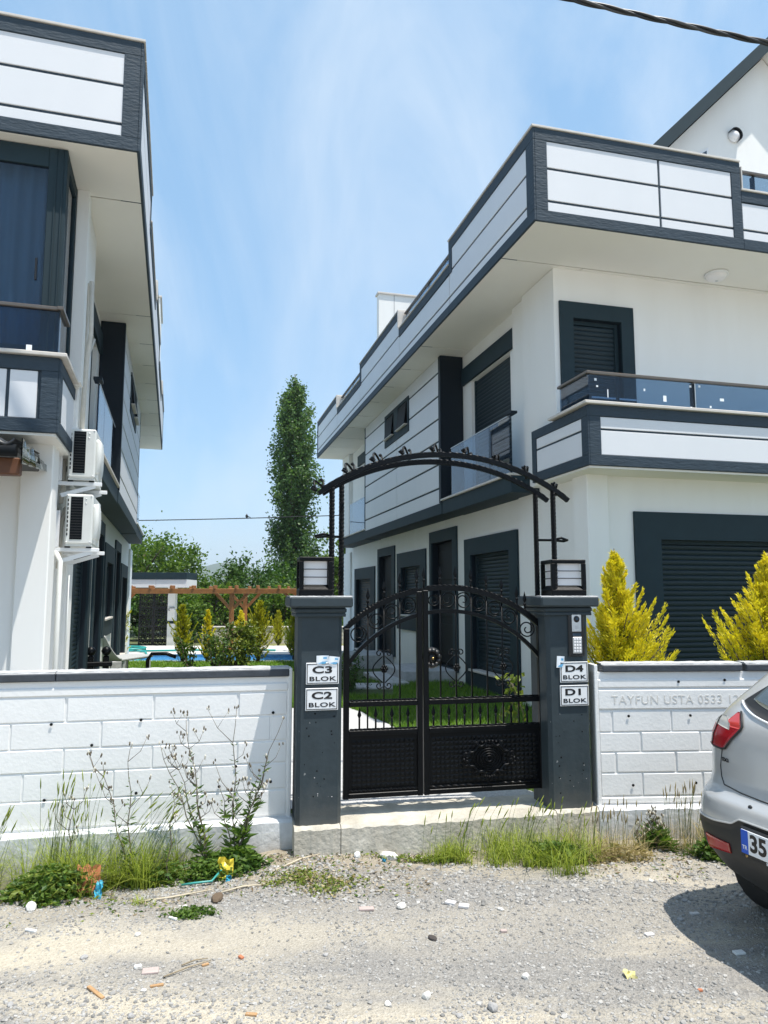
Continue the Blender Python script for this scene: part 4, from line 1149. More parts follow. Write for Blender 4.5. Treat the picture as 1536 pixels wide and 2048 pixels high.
# ------------------------------------------------------------------ ground
def mk_ground():
    m = bpy.data.materials.new('gravel_ground'); m.use_nodes = True
    nt = m.node_tree; N = nt.nodes; Lk = nt.links; p = N['Principled BSDF']
    p.inputs['Roughness'].default_value = .95; p.inputs['Specular IOR Level'].default_value = .2
    t = N.new('ShaderNodeTexCoord')
    def noise(sc, det, v=None, rough=.6):
        n = N.new('ShaderNodeTexNoise'); n.inputs['Scale'].default_value = sc; n.inputs['Detail'].default_value = det
        n.inputs['Roughness'].default_value = rough
        Lk.new(v or t.outputs['Object'], n.inputs['Vector']); return n
    def ramp(src, a, b, c0, c1):
        r = N.new('ShaderNodeValToRGB'); r.color_ramp.elements[0].position = a; r.color_ramp.elements[1].position = b
        r.color_ramp.elements[0].color = (*c0, 1); r.color_ramp.elements[1].color = (*c1, 1); Lk.new(src, r.inputs['Fac']); return r
    def mixc(f, a, b):
        x = N.new('ShaderNodeMixRGB'); Lk.new(f, x.inputs['Fac'])
        for s, k in ((a, 'Color1'), (b, 'Color2')):
            if isinstance(s, tuple): x.inputs[k].default_value = (*s, 1)
            else: Lk.new(s, x.inputs[k])
        return x.outputs['Color']
    grit = ramp(noise(180, 3).outputs['Fac'], .3, .7, (.155, .147, .136), (.385, .365, .335))
    vor = N.new('ShaderNodeTexVoronoi'); vor.inputs['Scale'].default_value = 85; Lk.new(t.outputs['Object'], vor.inputs['Vector'])
    sep = N.new('ShaderNodeSeparateColor'); Lk.new(vor.outputs['Color'], sep.inputs['Color'])
    peb = ramp(sep.outputs['Red'], .0, 1.0, (.185, .176, .165), (.365, .348, .322))
    mixp = mixc(noise(30, 2).outputs['Fac'], grit.outputs['Color'], peb.outputs['Color'])
    dust = ramp(noise(60, 5).outputs['Fac'], .3, .7, (.45, .395, .30), (.62, .56, .45))
    # dusty wheel tracks run along the street, with broken edges
    mpn = N.new('ShaderNodeMapping'); mpn.inputs['Rotation'].default_value = (0, 0, radians(-10)); mpn.inputs['Scale'].default_value = (.35, 1.5, 1)
    Lk.new(t.outputs['Object'], mpn.inputs['Vector'])
    big = noise(1.15, 7, mpn.outputs['Vector'], .68)
    f1 = ramp(big.outputs['Fac'], .44, .64, (0, 0, 0), (1, 1, 1))
    # one track passes in front of the left wall
    sx = N.new('ShaderNodeSeparateXYZ'); Lk.new(t.outputs['Object'], sx.inputs[0])
    a = N.new('ShaderNodeMath'); a.operation = 'MULTIPLY_ADD'; a.inputs[1].default_value = -.14; Lk.new(sx.outputs['X'], a.inputs[0]); Lk.new(sx.outputs['Y'], a.inputs[2])
    wob = N.new('ShaderNodeMath'); wob.operation = 'MULTIPLY_ADD'; wob.inputs[1].default_value = .9; Lk.new(noise(2.2, 6).outputs['Fac'], wob.inputs[0]); Lk.new(a.outputs[0], wob.inputs[2])
    dd = N.new('ShaderNodeMath'); dd.operation = 'SUBTRACT'; dd.inputs[1].default_value = 4.55; Lk.new(wob.outputs[0], dd.inputs[0])
    ab = N.new('ShaderNodeMath'); ab.operation = 'ABSOLUTE'; Lk.new(dd.outputs[0], ab.inputs[0])
    f2 = ramp(ab.outputs[0], .10, .42, (1, 1, 1), (0, 0, 0))
    xg = ramp(sx.outputs['X'], .38, .62, (1, 1, 1), (.25, .25, .25))
    xm = N.new('ShaderNodeMapRange'); xm.inputs['From Min'].default_value = -2; xm.inputs['From Max'].default_value = .8; xm.inputs['To Min'].default_value = 1; xm.inputs['To Max'].default_value = .25
    Lk.new(sx.outputs['X'], xm.inputs['Value'])
    f2m = N.new('ShaderNodeMath'); f2m.operation = 'MULTIPLY'; Lk.new(f2.outputs['Color'], f2m.inputs[0]); Lk.new(xm.outputs[0], f2m.inputs[1])
    mx = N.new('ShaderNodeMath'); mx.operation = 'MAXIMUM'; Lk.new(f1.outputs['Color'], mx.inputs[0]); Lk.new(f2m.outputs[0], mx.inputs[1])
    sc = N.new('ShaderNodeMath'); sc.operation = 'MULTIPLY'; sc.inputs[1].default_value = .88; Lk.new(mx.outputs[0], sc.inputs[0])
    # brownish soil near the foot of the walls
    soil = ramp(noise(14, 6).outputs['Fac'], .3, .7, (.20, .165, .115), (.40, .345, .26))
    fs_ = N.new('ShaderNodeMapRange'); fs_.inputs['From Min'].default_value = 4.45; fs_.inputs['From Max'].default_value = 5.1
    wob2 = N.new('ShaderNodeMath'); wob2.operation = 'MULTIPLY_ADD'; wob2.inputs[1].default_value = -.2; Lk.new(sx.outputs['X'], wob2.inputs[0])
    wob3 = N.new('ShaderNodeMath'); wob3.operation = 'MULTIPLY_ADD'; wob3.inputs[1].default_value = 1.0; Lk.new(noise(3, 5).outputs['Fac'], wob3.inputs[0]); Lk.new(sx.outputs['Y'], wob2.inputs[2])
    Lk.new(wob2.outputs[0], wob3.inputs[2]); sb = N.new('ShaderNodeMath'); sb.operation = 'SUBTRACT'; sb.inputs[1].default_value = .5; Lk.new(wob3.outputs[0], sb.inputs[0])
    Lk.new(sb.outputs[0], fs_.inputs['Value'])
    fsm = N.new('ShaderNodeMath'); fsm.operation = 'MULTIPLY'; fsm.inputs[1].default_value = .75; Lk.new(fs_.outputs[0], fsm.inputs[0])
    c1 = mixc(sc.outputs[0], mixp, dust.outputs['Color'])
    c2 = mixc(fsm.outputs[0], c1, soil.outputs['Color'])
    Lk.new(c2, p.inputs['Base Color'])
    h = N.new('ShaderNodeMath'); h.operation = 'ADD'; Lk.new(noise(120, 4).outputs['Fac'], h.inputs[0]); Lk.new(vor.outputs['Distance'], h.inputs[1])
    b = N.new('ShaderNodeBump'); b.inputs['Strength'].default_value = .9; b.inputs['Distance'].default_value = .008
    Lk.new(h.outputs[0], b.inputs['Height']); Lk.new(b.outputs['Normal'], p.inputs['Normal'])
    return m
M['ground'] = mk_ground()

def vnoise(x, y, seed=0):
    """cheap smooth value noise"""
    def hsh(i, j):
        q = np.sin(i * 127.1 + j * 311.7 + seed * 17.3) * 43758.5453
        return q - np.floor(q)
    xi, yi = np.floor(x), np.floor(y); xf, yf = x - xi, y - yi
    xf = xf * xf * (3 - 2 * xf); yf = yf * yf * (3 - 2 * yf)
    a = hsh(xi, yi) * (1 - xf) + hsh(xi + 1, yi) * xf
    b = hsh(xi, yi + 1) * (1 - xf) + hsh(xi + 1, yi + 1) * xf
    return a * (1 - yf) + b * yf
def ground_z(x, y):
    x = np.asarray(x, float); y = np.asarray(y, float)
    z = np.full(np.broadcast(x, y).shape, -.065)
    near = np.clip((y - 4.35) / .5, 0, 1)
    z = z - .11 * near * np.clip((-x - .75) / 1.2, 0, 1)
    z = z + .035 * near * np.exp(-((x + .45) / .5) ** 2)
    z = z + .03 * (vnoise(x * 1.3, y * 1.3, 1) - .5) + .014 * (vnoise(x * 5, y * 5, 2) - .5) + .006 * (vnoise(x * 19, y * 19, 3) - .5)
    return z
xs = np.concatenate([np.linspace(-600, -8, 14), np.linspace(-6.5, -3, 12), np.arange(-2.9, 3.6, .028), np.linspace(3.7, 9, 16), np.linspace(12, 600, 14)])
ys = np.concatenate([np.linspace(-400, -3, 12), np.linspace(-2, 2.4, 12), np.arange(2.5, 6.0, .028)])
XX, YY = np.meshgrid(xs, ys)
ZZ = ground_z(XX, YY)
nx, ny = len(xs), len(ys)
I = np.arange(nx * ny).reshape(ny, nx)
F_ = np.stack([I[:-1, :-1], I[:-1, 1:], I[1:, 1:], I[1:, :-1]], -1).reshape(-1, 4)
g = np_mesh('street_ground', np.stack([XX, YY, ZZ], -1).reshape(-1, 3), F_, M['ground'], smooth=True)
tag(g, kind='structure')

M['lawn'] = mk('lawn_soil', (.035, .060, .014), .95, col2=(.075, .105, .025), vscale=9, bump=.8, bscale=60, bdist=.02)
M['field'] = mk('field', (.06, .085, .03), .95, col2=(.12, .13, .05), vscale=.4)
def garden_z(y):
    y = np.asarray(y, float)
    return np.where(y < 14, .13, np.where(y < 20.9, .13 - (y - 14) / 6.9 * .31, -.18))
yl = np.concatenate([np.linspace(5.05, 20.93, 40)])
vs, fs = [], []
for i, y in enumerate(yl):
    for x in (-30, -6, 0, 6, 30):
        yy = y + (0 if i else 0.204 * x * 1.0 if abs(x) < 5 else (.2 * x if x < 0 else .2))
        vs.append((x, max(y, 5.45 + min(.209 * (x + .451), .26)) if i == 0 else max(y, 5.45 + min(.209 * (x + .451), .26) + i * .01), float(garden_z(y))))
for i in range(len(yl) - 1):
    for j in range(4): fs.append((i * 5 + j, i * 5 + j + 1, i * 5 + j + 6, i * 5 + j + 5))
tag(np_mesh('lawn', vs, fs, M['lawn']), kind='structure')
mb = MB(); mb.box(-3000, 3000, 27.2, 60, -1.2, -.235); mb.box(-3000, 3000, 60, 3200, -1.2, -.25)
mb.box(-3000, -30, 6, 27.2, -1.2, -.3); mb.box(30, 3000, 6, 27.2, -1.2, -.3)
tag(mb.build('field', M['field']), kind='structure')

# grass blades
def blades(name, x, y, z, h, lean, w, mat_, parent=None, segs=3, head=None):
    n = len(x); a = NR.uniform(0, 2 * pi, n)
    dx, dy = np.cos(a), np.sin(a)
    L_ = np.asarray(lean) * h
    px, py = -np.sin(a) * w, np.cos(a) * w
    vs = []
    for k in range(segs + 1):
        t_ = k / segs
        cx = x + dx * L_ * t_ ** 2; cy = y + dy * L_ * t_ ** 2; cz = z + h * (t_ - .25 * np.asarray(lean) * t_ ** 2)
        ww = (1 - t_ * .92)
        vs.append(np.stack([cx - px * ww, cy - py * ww, cz], -1)); vs.append(np.stack([cx + px * ww, cy + py * ww, cz], -1))
    V = np.stack(vs, 1)
    K = V.shape[1]
    q = np.array([[2 * k, 2 * k + 1, 2 * k + 3, 2 * k + 2] for k in range(segs)])
    Fc = (np.arange(n)[:, None, None] * K + q[None]).reshape(-1, 4)
    return np_mesh(name, V.reshape(-1, 3), Fc, mat_, parent)
n = 62000
gx = NR.uniform(-1.4, 2.4, n); gy = NR.uniform(5.9, 13.6, n)
def in_path(x, y):
    edge = np.interp(y, [5.4, 5.8, 7.0, 8.5, 10.4], [1.35, 1.3, .9, .30, -.45]) + .05 * np.sin(y * 9)
    return (x < edge) & (y < 10.45)
keep = ~in_path(gx, gy) & ~((gy > 11.7) & (gx < .15) & (gx > -.62) & (gy < 13.3))
keep &= ~(((gx - 2.682) * cos(R_ROT) + (gy - 8.376) * sin(R_ROT)) > -.02)
gx, gy = gx[keep], gy[keep]
tag(blades('lawn_grass', gx, gy, np.full(len(gx), .125), NR.uniform(.035, .10, len(gx)), NR.uniform(.2, .9, len(gx)), .0045, ML['grass'], segs=2), kind='stuff')
n = 16000
gx = NR.uniform(-8, -1.2, n); gy = NR.uniform(16.5, 20.9, n)
tag(blades('far_lawn_grass', gx, gy, garden_z(gy), NR.uniform(.04, .1, n), NR.uniform(.2, .8, n), .010, ML['grass'], segs=2), kind='stuff')
# gravel path in the garden
M['path'] = mk('path_gravel', (.36, .36, .36), .9, col2=(.62, .61, .60), vscale=55, bump=.9, bscale=70, bdist=.012)
py_ = np.linspace(5.5, 10.4, 16)
vs = []
for y in py_: vs += [(-4.5, max(y, 5.45 + .209 * (-4.05)), .137), (float(np.interp(y, [5.4, 5.8, 7.0, 8.5, 10.4], [1.35, 1.3, .9, .30, -.45])) + .05 * sin(y * 9), max(y, 5.62), .137)]
tag(np_mesh('garden_path', vs, [(i * 2, i * 2 + 1, i * 2 + 3, i * 2 + 2) for i in range(15)], M['path']), kind='structure')
for i in range(3):
    mb = MB(); mb.box(-.50 + i * .22, -.29 + i * .22, 12.5, 13.1, .08, .165, .01); s_ = tag(mb.build('stepping_stone', M['cgrey']), ['left grey stepping stone in the shaded lawn behind the gate', 'middle grey stepping stone in the shaded lawn behind the gate', 'right grey stepping stone in the shaded lawn behind the gate'][i], 'stepping stone', 'stepping stones in the lawn')

# ------------------------------------------------------------------ gravel: thousands of small stones
def stones(n, x0, x1, y0, y1, smin, smax, pw):
    x = NR.uniform(x0, x1, n); y = NR.uniform(y0, y1, n)
    s = smin + (smax - smin) * NR.random(n) ** pw
    return x, y, s
octa = np.array([[1, 0, 0], [0, 1, 0], [-1, 0, 0], [0, -1, 0], [0, 0, 1], [0, 0, -1]], float)
octf = np.array([[0, 1, 4], [1, 2, 4], [2, 3, 4], [3, 0, 4], [1, 0, 5], [2, 1, 5], [3, 2, 5], [0, 3, 5]])
sets = [stones(78000, -2.6, 2.9, 2.7, 4.95, .0022, .0105, 3.6), stones(9000, -2.4, 2.6, 4.4, 5.35, .0035, .018, 3.4), stones(3200, -2.2, 2.4, 2.7, 3.55, .005, .015, 3.0)]
x = np.concatenate([s[0] for s in sets]); y = np.concatenate([s[1] for s in sets]); s = np.concatenate([s[2] for s in sets])
dens = vnoise(x * 1.1 + 3, y * 2.3, 8) * .6 + vnoise(x * 4, y * 6, 9) * .4
k = (dens > .34) | (NR.random(len(x)) < .25)
k &= y < 5.2 + .209 * (x + .45)
k &= ~((np.abs(y - .14 * x - 4.08) < .16) & (x < -.3) & (NR.random(len(x)) < .85))
x, y, s = x[k], y[k], s[k]
big_ = s > .0085
n = len(x)
V = octa[None] * (1 + NR.uniform(-.35, .35, (n, 6, 1))) * s[:, None, None] * np.stack([NR.uniform(.7, 1.3, n), NR.uniform(.6, 1.1, n), NR.uniform(.35, .75, n)], -1)[:, None]
a = NR.uniform(0, 2 * pi, n); ca, sa = np.cos(a)[:, None], np.sin(a)[:, None]
V = np.stack([V[..., 0] * ca - V[..., 1] * sa, V[..., 0] * sa + V[..., 1] * ca, V[..., 2]], -1)
V += np.stack([x, y, ground_z(x, y) + s * .12], -1)[:, None]
M['gravel'] = mk_leaf('gravel_stone', (.19, .184, .174), (.42, .405, .38), 0.0, .9)
gv, gf = V[~big_].reshape(-1, 3), (np.arange((~big_).sum())[:, None, None] * 6 + octf[None]).reshape(-1, 3)
ph = (1 + 5 ** .5) / 2
ico = unit(np.array([[-1, ph, 0], [1, ph, 0], [-1, -ph, 0], [1, -ph, 0], [0, -1, ph], [0, 1, ph], [0, -1, -ph], [0, 1, -ph], [ph, 0, -1], [ph, 0, 1], [-ph, 0, -1], [-ph, 0, 1]]))
icf = np.array([[0, 11, 5], [0, 5, 1], [0, 1, 7], [0, 7, 10], [0, 10, 11], [1, 5, 9], [5, 11, 4], [11, 10, 2], [10, 7, 6], [7, 1, 8], [3, 9, 4], [3, 4, 2], [3, 2, 6], [3, 6, 8], [3, 8, 9], [4, 9, 5], [2, 4, 11], [6, 2, 10], [8, 6, 7], [9, 8, 1]])
bx_, by_, bs_ = x[big_], y[big_], s[big_]; nb_ = len(bx_)
B = ico[None] * (1 + NR.uniform(-.2, .2, (nb_, 12, 1))) * bs_[:, None, None] * np.stack([NR.uniform(.75, 1.3, nb_), NR.uniform(.6, 1.0, nb_), NR.uniform(.4, .8, nb_)], -1)[:, None]
a = NR.uniform(0, 2 * pi, nb_); ca, sa = np.cos(a)[:, None], np.sin(a)[:, None]
B = np.stack([B[..., 0] * ca - B[..., 1] * sa, B[..., 0] * sa + B[..., 1] * ca, B[..., 2]], -1) + np.stack([bx_, by_, ground_z(bx_, by_) + bs_ * .15], -1)[:, None]
gv = np.concatenate([gv, B.reshape(-1, 3)]); gf = np.concatenate([gf, (np.arange(nb_)[:, None, None] * 12 + icf[None]).reshape(-1, 3) + (~big_).sum() * 6])
tag(np_mesh('gravel', gv, gf, M['gravel']), kind='stuff')

# ------------------------------------------------------------------ pool garden behind the houses
M['deck'] = mk('pool_deck', (.62, .60, .56), .7, .06, 2)
M['pooltile'] = mk('pool_tile', (.05, .19, .42), .2, col2=(.16, .42, .66), vscale=7)
M['water'] = mk('pool_water', (.04, .20, .42), .04, col2=(.12, .38, .62), vscale=3, spec=.6)
mb = MB(); mb.box(-30, 12, 23.4, 27.2, -1.2, -.15); mb.box(-30, -14, 20.94, 23.39, -1.2, -.152); mb.box(3, 12, 20.94, 23.39, -1.2, -.152)
mb.box(-14, 3, 20.93, 21.02, -1.2, -.150)
tag(mb.build('pool_deck', M['deck']), kind='structure')
mb = MB(); mb.box(-14, 3, 21.022, 23.398, -1.3, -.245); tag(mb.build('pool_water', M['water']), kind='structure')
mb = MB(); mb.box(-14, 3, 23.36, 23.399, -.243, -.162); tag(mb.build('pool_tiles', M['pooltile']), kind='structure')
mb = MB(); mb.box(-5.0, 12, 27.22, 29.18, -.5, -.205)
M['lawn2'] = mk('worn_lawn', (.12, .13, .035), .95, col2=(.20, .19, .06), vscale=6)
tag(mb.build('worn_lawn', M['lawn2']), kind='structure')
t = thing('garden_wall', 'low cream block wall at the far end of the garden behind the pool', 'wall', (-7.2, 29.2, -.23))
M['cream'] = mk('cream_block', (.60, .56, .48), .8, .08, 3)
mb = MB(); mb.box(0, 12, .03, .2, -.2, .64); mb.build('core', M['cgrey'], t)
mb = MB(); mb.box(-.02, 12.02, -.03, .22, .641, .70, .01); mb.build('coping', M['stone'], t)
bl = None
for r_ in range(4):
    for c_ in range(22):
        x = c_ * .55 - (r_ % 2) * .27
        if bl is None:
            mb = MB(); mb.box(.01, .535, -.0, .04, .01, .15, .012); bl = mb.build('block', M['cream'], t); o = bl
        else: o = inst(bl, 'block', t)
        o.location = (max(x, 0), 0, r_ * .16)
# portal with lace-cut iron gate
t = thing('portal', 'flat roofed white portal with slate fascia at the end of the pool', 'portal', (-9.7, 27.8, -.22))
mb = MB(); mb.box(1.53, 1.80, 0, .30, 0, 2.2); mb.build('pillar', M['plaster'], t)
mb = MB(); mb.box(-1.5, -.2, 0, .3, 0, 2.2); mb.build('pillar', M['plaster'], t)
mb = MB(); mb.box(1.52, 1.81, -.01, .31, .85, .95); mb.box(1.52, 1.81, -.01, .31, 1.98, 2.07); mb.build('pillar_band', M['trim_flat'], t)
for a, b in ((-1.6, 1.14), (1.15, 2.30)):
    mb = MB(); mb.box(a, b, -.3, 1.2, 2.20, 2.50); mb.build('fascia_panel', M['panel'], t)
    mb = MB(); mb.box(a, b, -.33, 1.2, 2.502, 2.76, .006); mb.build('roof_edge', M['trim_flat'], t)
mb = MB()
for x0, x1 in ((.42, .97), (.98, 1.52)):
    for a in (x0, x1 - .05): mb.box(a, a + .05, .1, .14, .02, 2.18)
    for z in (.02, .72, 1.42, 2.13): mb.box(x0 + .05, x1 - .05, .1, .14, z, z + .05)
dg = mb.build('lace_gate', M['signb'], t)
for x0 in (.42, .98):
    for c_ in range(3):
        for r_ in range(9):
            cx, cz = x0 + .11 + c_ * .165, .18 + r_ * .232
            mb = MB()
            mb.tube([(cx + .085 * cos(a), .12, cz + .10 * sin(a)) for a in [2 * pi * i / 14 for i in range(14)]], .021, 4, closed=True)
            for q in range(3):
                d = (.08 * cos(q * pi / 3 + .4), .09 * sin(q * pi / 3 + .4))
                mb.tube([(cx - d[0], .12, cz - d[1]), (cx + d[0], .12, cz + d[1])], .019, 4)
            mb.build('lace_flower', M['signb'], dg)
mb = MB(); mb.box(1.60, 1.80, -.07, -.0, 1.35, 1.42); mb.build('wall_light', M['opal'], t)
mb = MB(); mb.box(1.59, 1.61, -.075, -.0, 1.33, 1.44); mb.box(1.61, 1.80, -.075, -.0, 1.4205, 1.44); mb.build('wall_light_frame', M['signb'], t)
# pergola
t = thing('pergola', 'brown timber pergola with paired posts and sloping braces by the pool', 'pergola', (-8.8, 24.5, -.15))
for y, z in ((0, 1.92), (2.4, 1.92)):
    mb = MB(); mb.box(-1.2, 6.1, y, y + .07, z - .02, z + .14, .01); mb.build('beam', M['wood'], t)
    mb = MB(); mb.box(-1.2, 6.1, y + .16, y + .23, z - .02, z + .14, .01); mb.build('beam', M['wood'], t)
for x in (-1.0, 3.63, 5.95):
    for y in (.075, 2.475):
        mb = MB(); mb.box(x, x + .15, y, y + .08, 0, 2.07, .008); mb.build('post', M['wood'], t)
        for sg in (-1, 1):
            mb = MB(); mb.obox((x + .075 + sg * .30, y + .04, 1.66), (.30, 0, .30 * sg) if 0 else (.24 * sg, 0, .25), (0, .03, 0), (-.035 * 1, 0, .034 * sg)); mb.build('brace', M['wood'], t)
rf = None
for i in range(10):
    x = -.45 + i * .715
    if rf is None:
        mb = MB(); mb.box(0, .05, -.14, .30, 2.062, 2.17, .008); rf = mb.build('rafter', M['wood'], t); o = rf
    else: o = inst(rf, 'rafter', t)
    o.location = (x, 0, 0)
    o2 = inst(rf, 'rafter', t); o2.location = (x, 2.4, 0)
# hose and things seen above the left wall
M['teal'] = mk('hose_teal', (.02, .30, .28), .4)
mb = MB()
mb.tube([(-9.3, 24.2, -.11), (-8.6, 24.0, -.10), (-7.9, 23.9, -.09), (-7.6, 23.6, -.10), (-7.45, 23.3, -.16), (-7.2, 21.5, -.22)], .035, 6)
mb.tube([(-7.9, 24.0, -.10), (-6.5, 24.5, -.11), (-5, 24.8, -.11), (-3.6, 24.6, -.12)], .035, 6)
mb.tube([(-8.3 + .5 * cos(a), 24.2 + .4 * sin(a), -.08 + .01 * a) for a in [i * .5 for i in range(20)]], .035, 6)
tag(mb.build('garden_hose', M['teal']), 'teal garden hose lying across the pale deck by the pool', 'hose')
t = thing('sun_lounger', 'grey sun lounger with raised backrest beyond the corner of the left villa', 'sun lounger', (-5.30, 14.6, .02), radians(75))
M['lounge'] = mk('lounger_plastic', (.42, .43, .42), .5)
mb = MB(); mb.box(-.2, .9, -.3, .3, .40, .46, .02); mb.build('seat', M['lounge'], t)
mb = MB(); mb.tube([(-.2, 0, .43), (-.45, 0, .55), (-.75, 0, .9), (-.85, 0, 1.05)], .3, 4, up=(0, 0, 1), flat=1.0); 
mb = MB()
for i in range(9):
    a = i / 8
    pass
vs = []
for i in range(13):
    a = i / 12
    for y in (-.3, .3):
        for dz in (0, .035): vs.append((-.2 - .55 * a, y, .43 + .46 * a ** 1.6 + dz))
mb.add(vs, [(i * 4 + p, i * 4 + q, i * 4 + 4 + q, i * 4 + 4 + p) for i in range(12) for p, q in ((0, 1), (1, 3), (3, 2), (2, 0))] + [(0, 1, 3, 2), (48, 49, 51, 50)], 0, True)
mb.build('backrest', M['lounge'], t)
for x in (-.1, .8):
    for y in (-.26, .26):
        mb = MB(); mb.box(x - .02, x + .02, y - .02, y + .02, 0, .40); mb.build('leg', M['lounge'], t)
t = thing('knob_stand', 'black stand with two round knobs just above the left wall coping', 'stand', (-4.35, 11.3, .12), .3)
for x in (-.11, .11):
    mb = MB(); mb.lathe([(0, -.075), (.052, -.052), (.075, 0), (.052, .052), (0, .075)], 14, (x, 0, .73)); mb.build('knob', M['iron'], t)
    mb = MB(); mb.box(x - .045, x + .045, -.04, .04, 0, .66, .015); mb.build('leg', M['iron'], t)
mb = MB(); mb.box(-.2, .2, -.05, .05, .50, .57, .01); mb.build('crossbar', M['iron'], t)
t = thing('trolley', 'low trolley with curved black tube handle behind the left wall', 'trolley', (-3.95, 12.4, .12), .2)
mb = MB(); mb.tube([(.0, 0, .1), (.0, 0, .50), (.06, 0, .60), (.30, 0, .60), (.46, 0, .54)], .032, 8); mb.build('handle', M['iron'], t)
mb = MB(); mb.box(-.1, .5, -.2, .2, .05, .14, .01); mb.build('bed', M['cgrey'], t)
for y in (-.2, .2):
    mb = MB(); mb.lathe([(0, -.02), (.07, -.02), (.07, .02), (0, .02)], 12, (.0, y, .07), axis='y'); mb.build('wheel', M['iron'], t)

# hills
hx = np.linspace(-2600, 2600, 140)
hz = 34 + 26 * vnoise(hx / 420 + 3, hx * 0, 4) + 14 * vnoise(hx / 120, hx * 0, 5) + 30 * np.exp(-((hx + 360) / 90) ** 2) - 12 * np.exp(-((hx + 250) / 60) ** 2)
vs = []; 
for x_, z_ in zip(hx, hz): vs += [(x_, 1450, -2), (x_, 1560, z_ * .62), (x_, 1700, z_), (x_, 2100, z_ * .7)]
M['hill'] = mk('hill_green', (.045, .070, .030), .95, col2=(.085, .105, .050), vscale=.01)
tag(np_mesh('hills', vs, [(i * 4 + j, i * 4 + 4 + j, i * 4 + 5 + j, i * 4 + 1 + j) for i in range(139) for j in range(3)], M['hill'], smooth=True), kind='structure')

# the air: far hills fade in it                                     (name haze)
mb = MB(); mb.box(-2700, 2700, -480, 2160, -2.6, 112)
hz_ = bpy.data.materials.new('haze_air'); hz_.use_nodes = True
N_ = hz_.node_tree.nodes; N_.remove(N_['Principled BSDF'])
pv = N_.new('ShaderNodeVolumePrincipled'); pv.inputs['Color'].default_value = (.80, .88, .96, 1); pv.inputs['Density'].default_value = .00035; pv.inputs['Anisotropy'].default_value = .2
hz_.node_tree.links.new(pv.outputs[0], N_['Material Output'].inputs['Volume'])
tag(mb.build('haze', hz_), kind='stuff')

# ------------------------------------------------------------------ trees and shrubs
def trunk_mb(h, r0, r1, bend, limbs, seed, z0=0.0):
    r = random.Random(seed); mb = MB()
    pts = [(bend * sin(i * .9) * i / 8, bend * cos(i * 1.3) * i / 8, z0 + h * i / 8) for i in range(9)]
    mb.tube(pts, [r0 + (r1 - r0) * i / 8 for i in range(9)], 7)
    for az, t0, L_, up in limbs:
        b = Vector(pts[int(t0 * 8)])
        mb.tube([b + Vector((cos(az) * L_ * q, sin(az) * L_ * q, up * L_ * q ** .8)) for q in (0, .35, .7, 1)], [r1 * 1.5, r1 * 1.1, r1 * .7, r1 * .25], 5)
    return mb
def broad_tree(label, x, y, z0, h, rx, rz, cz, n_cl, n_lf, size, mat_, seed, name='tree', group=None, cat='tree'):
    global NR
    NR = np.random.default_rng(seed)
    t = thing(name, label, cat, (x, y, z0), 0, group)
    r = random.Random(seed)
    limbs = [(r.uniform(0, 6.28), r.uniform(.3, .9), rx * r.uniform(.5, .9), r.uniform(.4, 1.1)) for _ in range(9)]
    trunk_mb(h * .8, .05 * h * .6, .02 * h * .5, .25, limbs, seed).build('trunk', M['bark'], t)
    d = unit(NR.normal(size=(n_cl, 3))); rad = NR.uniform(.45, 1.0, (n_cl, 1)) ** .6
    cl = d * rad * np.array([rx, rx, rz]) * (1 + .25 * NR.normal(size=(n_cl, 1)) * .6)
    cs = NR.uniform(.10, .24, (n_cl, 1)) * rx
    k = NR.integers(0, n_cl, n_lf)
    c = cl[k] + NR.normal(size=(n_lf, 3)) * cs[k] * .8
    c[:, 2] = np.maximum(c[:, 2] + cz, .05)
    dirs = unit(c - np.array([0, 0, cz])) + NR.normal(size=(n_lf, 3)) * .8 - np.array([0, 0, .3])
    v, f = leaf_arrays(c, dirs, size * NR.uniform(.6, 1.3, n_lf), .62)
    np_mesh('crown', v, f, mat_, t)
    return t
# tall poplar
def poplar(label, x, y, z0, h, w, seed):
    global NR
    NR = np.random.default_rng(seed); r = random.Random(seed)
    t = thing('poplar_tree', label, 'tree', (x, y, z0))
    mb = MB(); mb.tube([(.12 * sin(i), .1 * cos(i * 1.7), h * .98 * i / 10) for i in range(11)], [.24 * (1 - i / 10.5) + .01 for i in range(11)], 8)
    C, D, S = [], [], []
    nb = 150
    for i in range(nb):
        t0 = .10 + .86 * (i / nb) ** .95
        az = r.uniform(0, 2 * pi)
        prof = np.interp(t0, [.08, .2, .38, .6, .8, .93, 1.0], [.55, .92, 1.0, .93, .70, .40, .12])
        R = w * prof * r.uniform(.5, 1.2)
        base = Vector((0, 0, h * max(.06, t0 - .06)))
        L_ = R
        up = r.uniform(1.0, 1.9)
        pts = [base + Vector((cos(az) * L_ * q, sin(az) * L_ * q, up * L_ * q ** 1.15)) for q in (0, .33, .66, 1)]
        mb.tube(pts, [.035, .025, .016, .006], 4)
        m = int(185 * (.5 + prof))
        q = NR.uniform(.25, 1.08, m)
        base_ = np.array(base)
        c = base_ + np.stack([np.cos(az) * L_ * q, np.sin(az) * L_ * q, up * L_ * q ** 1.15], -1) + NR.normal(size=(m, 3)) * np.array([.15, .15, .22]) * (.6 + .5 * prof)
        C.append(c); D.append(NR.normal(size=(m, 3)) + np.array([cos(az) * .5, sin(az) * .5, -.2]))
    mb.build('trunk', M['bark'], t)
    C = np.concatenate(C); D = np.concatenate(D)
    v, f = leaf_arrays(C, D, .155 * NR.uniform(.6, 1.25, len(C)), .8)
    np_mesh('crown', v, f, ML['poplar'], t)
poplar('very tall narrow poplar rising against the sky between the villas', -4.95, 40, -.25, 14.6, 1.36, 3)

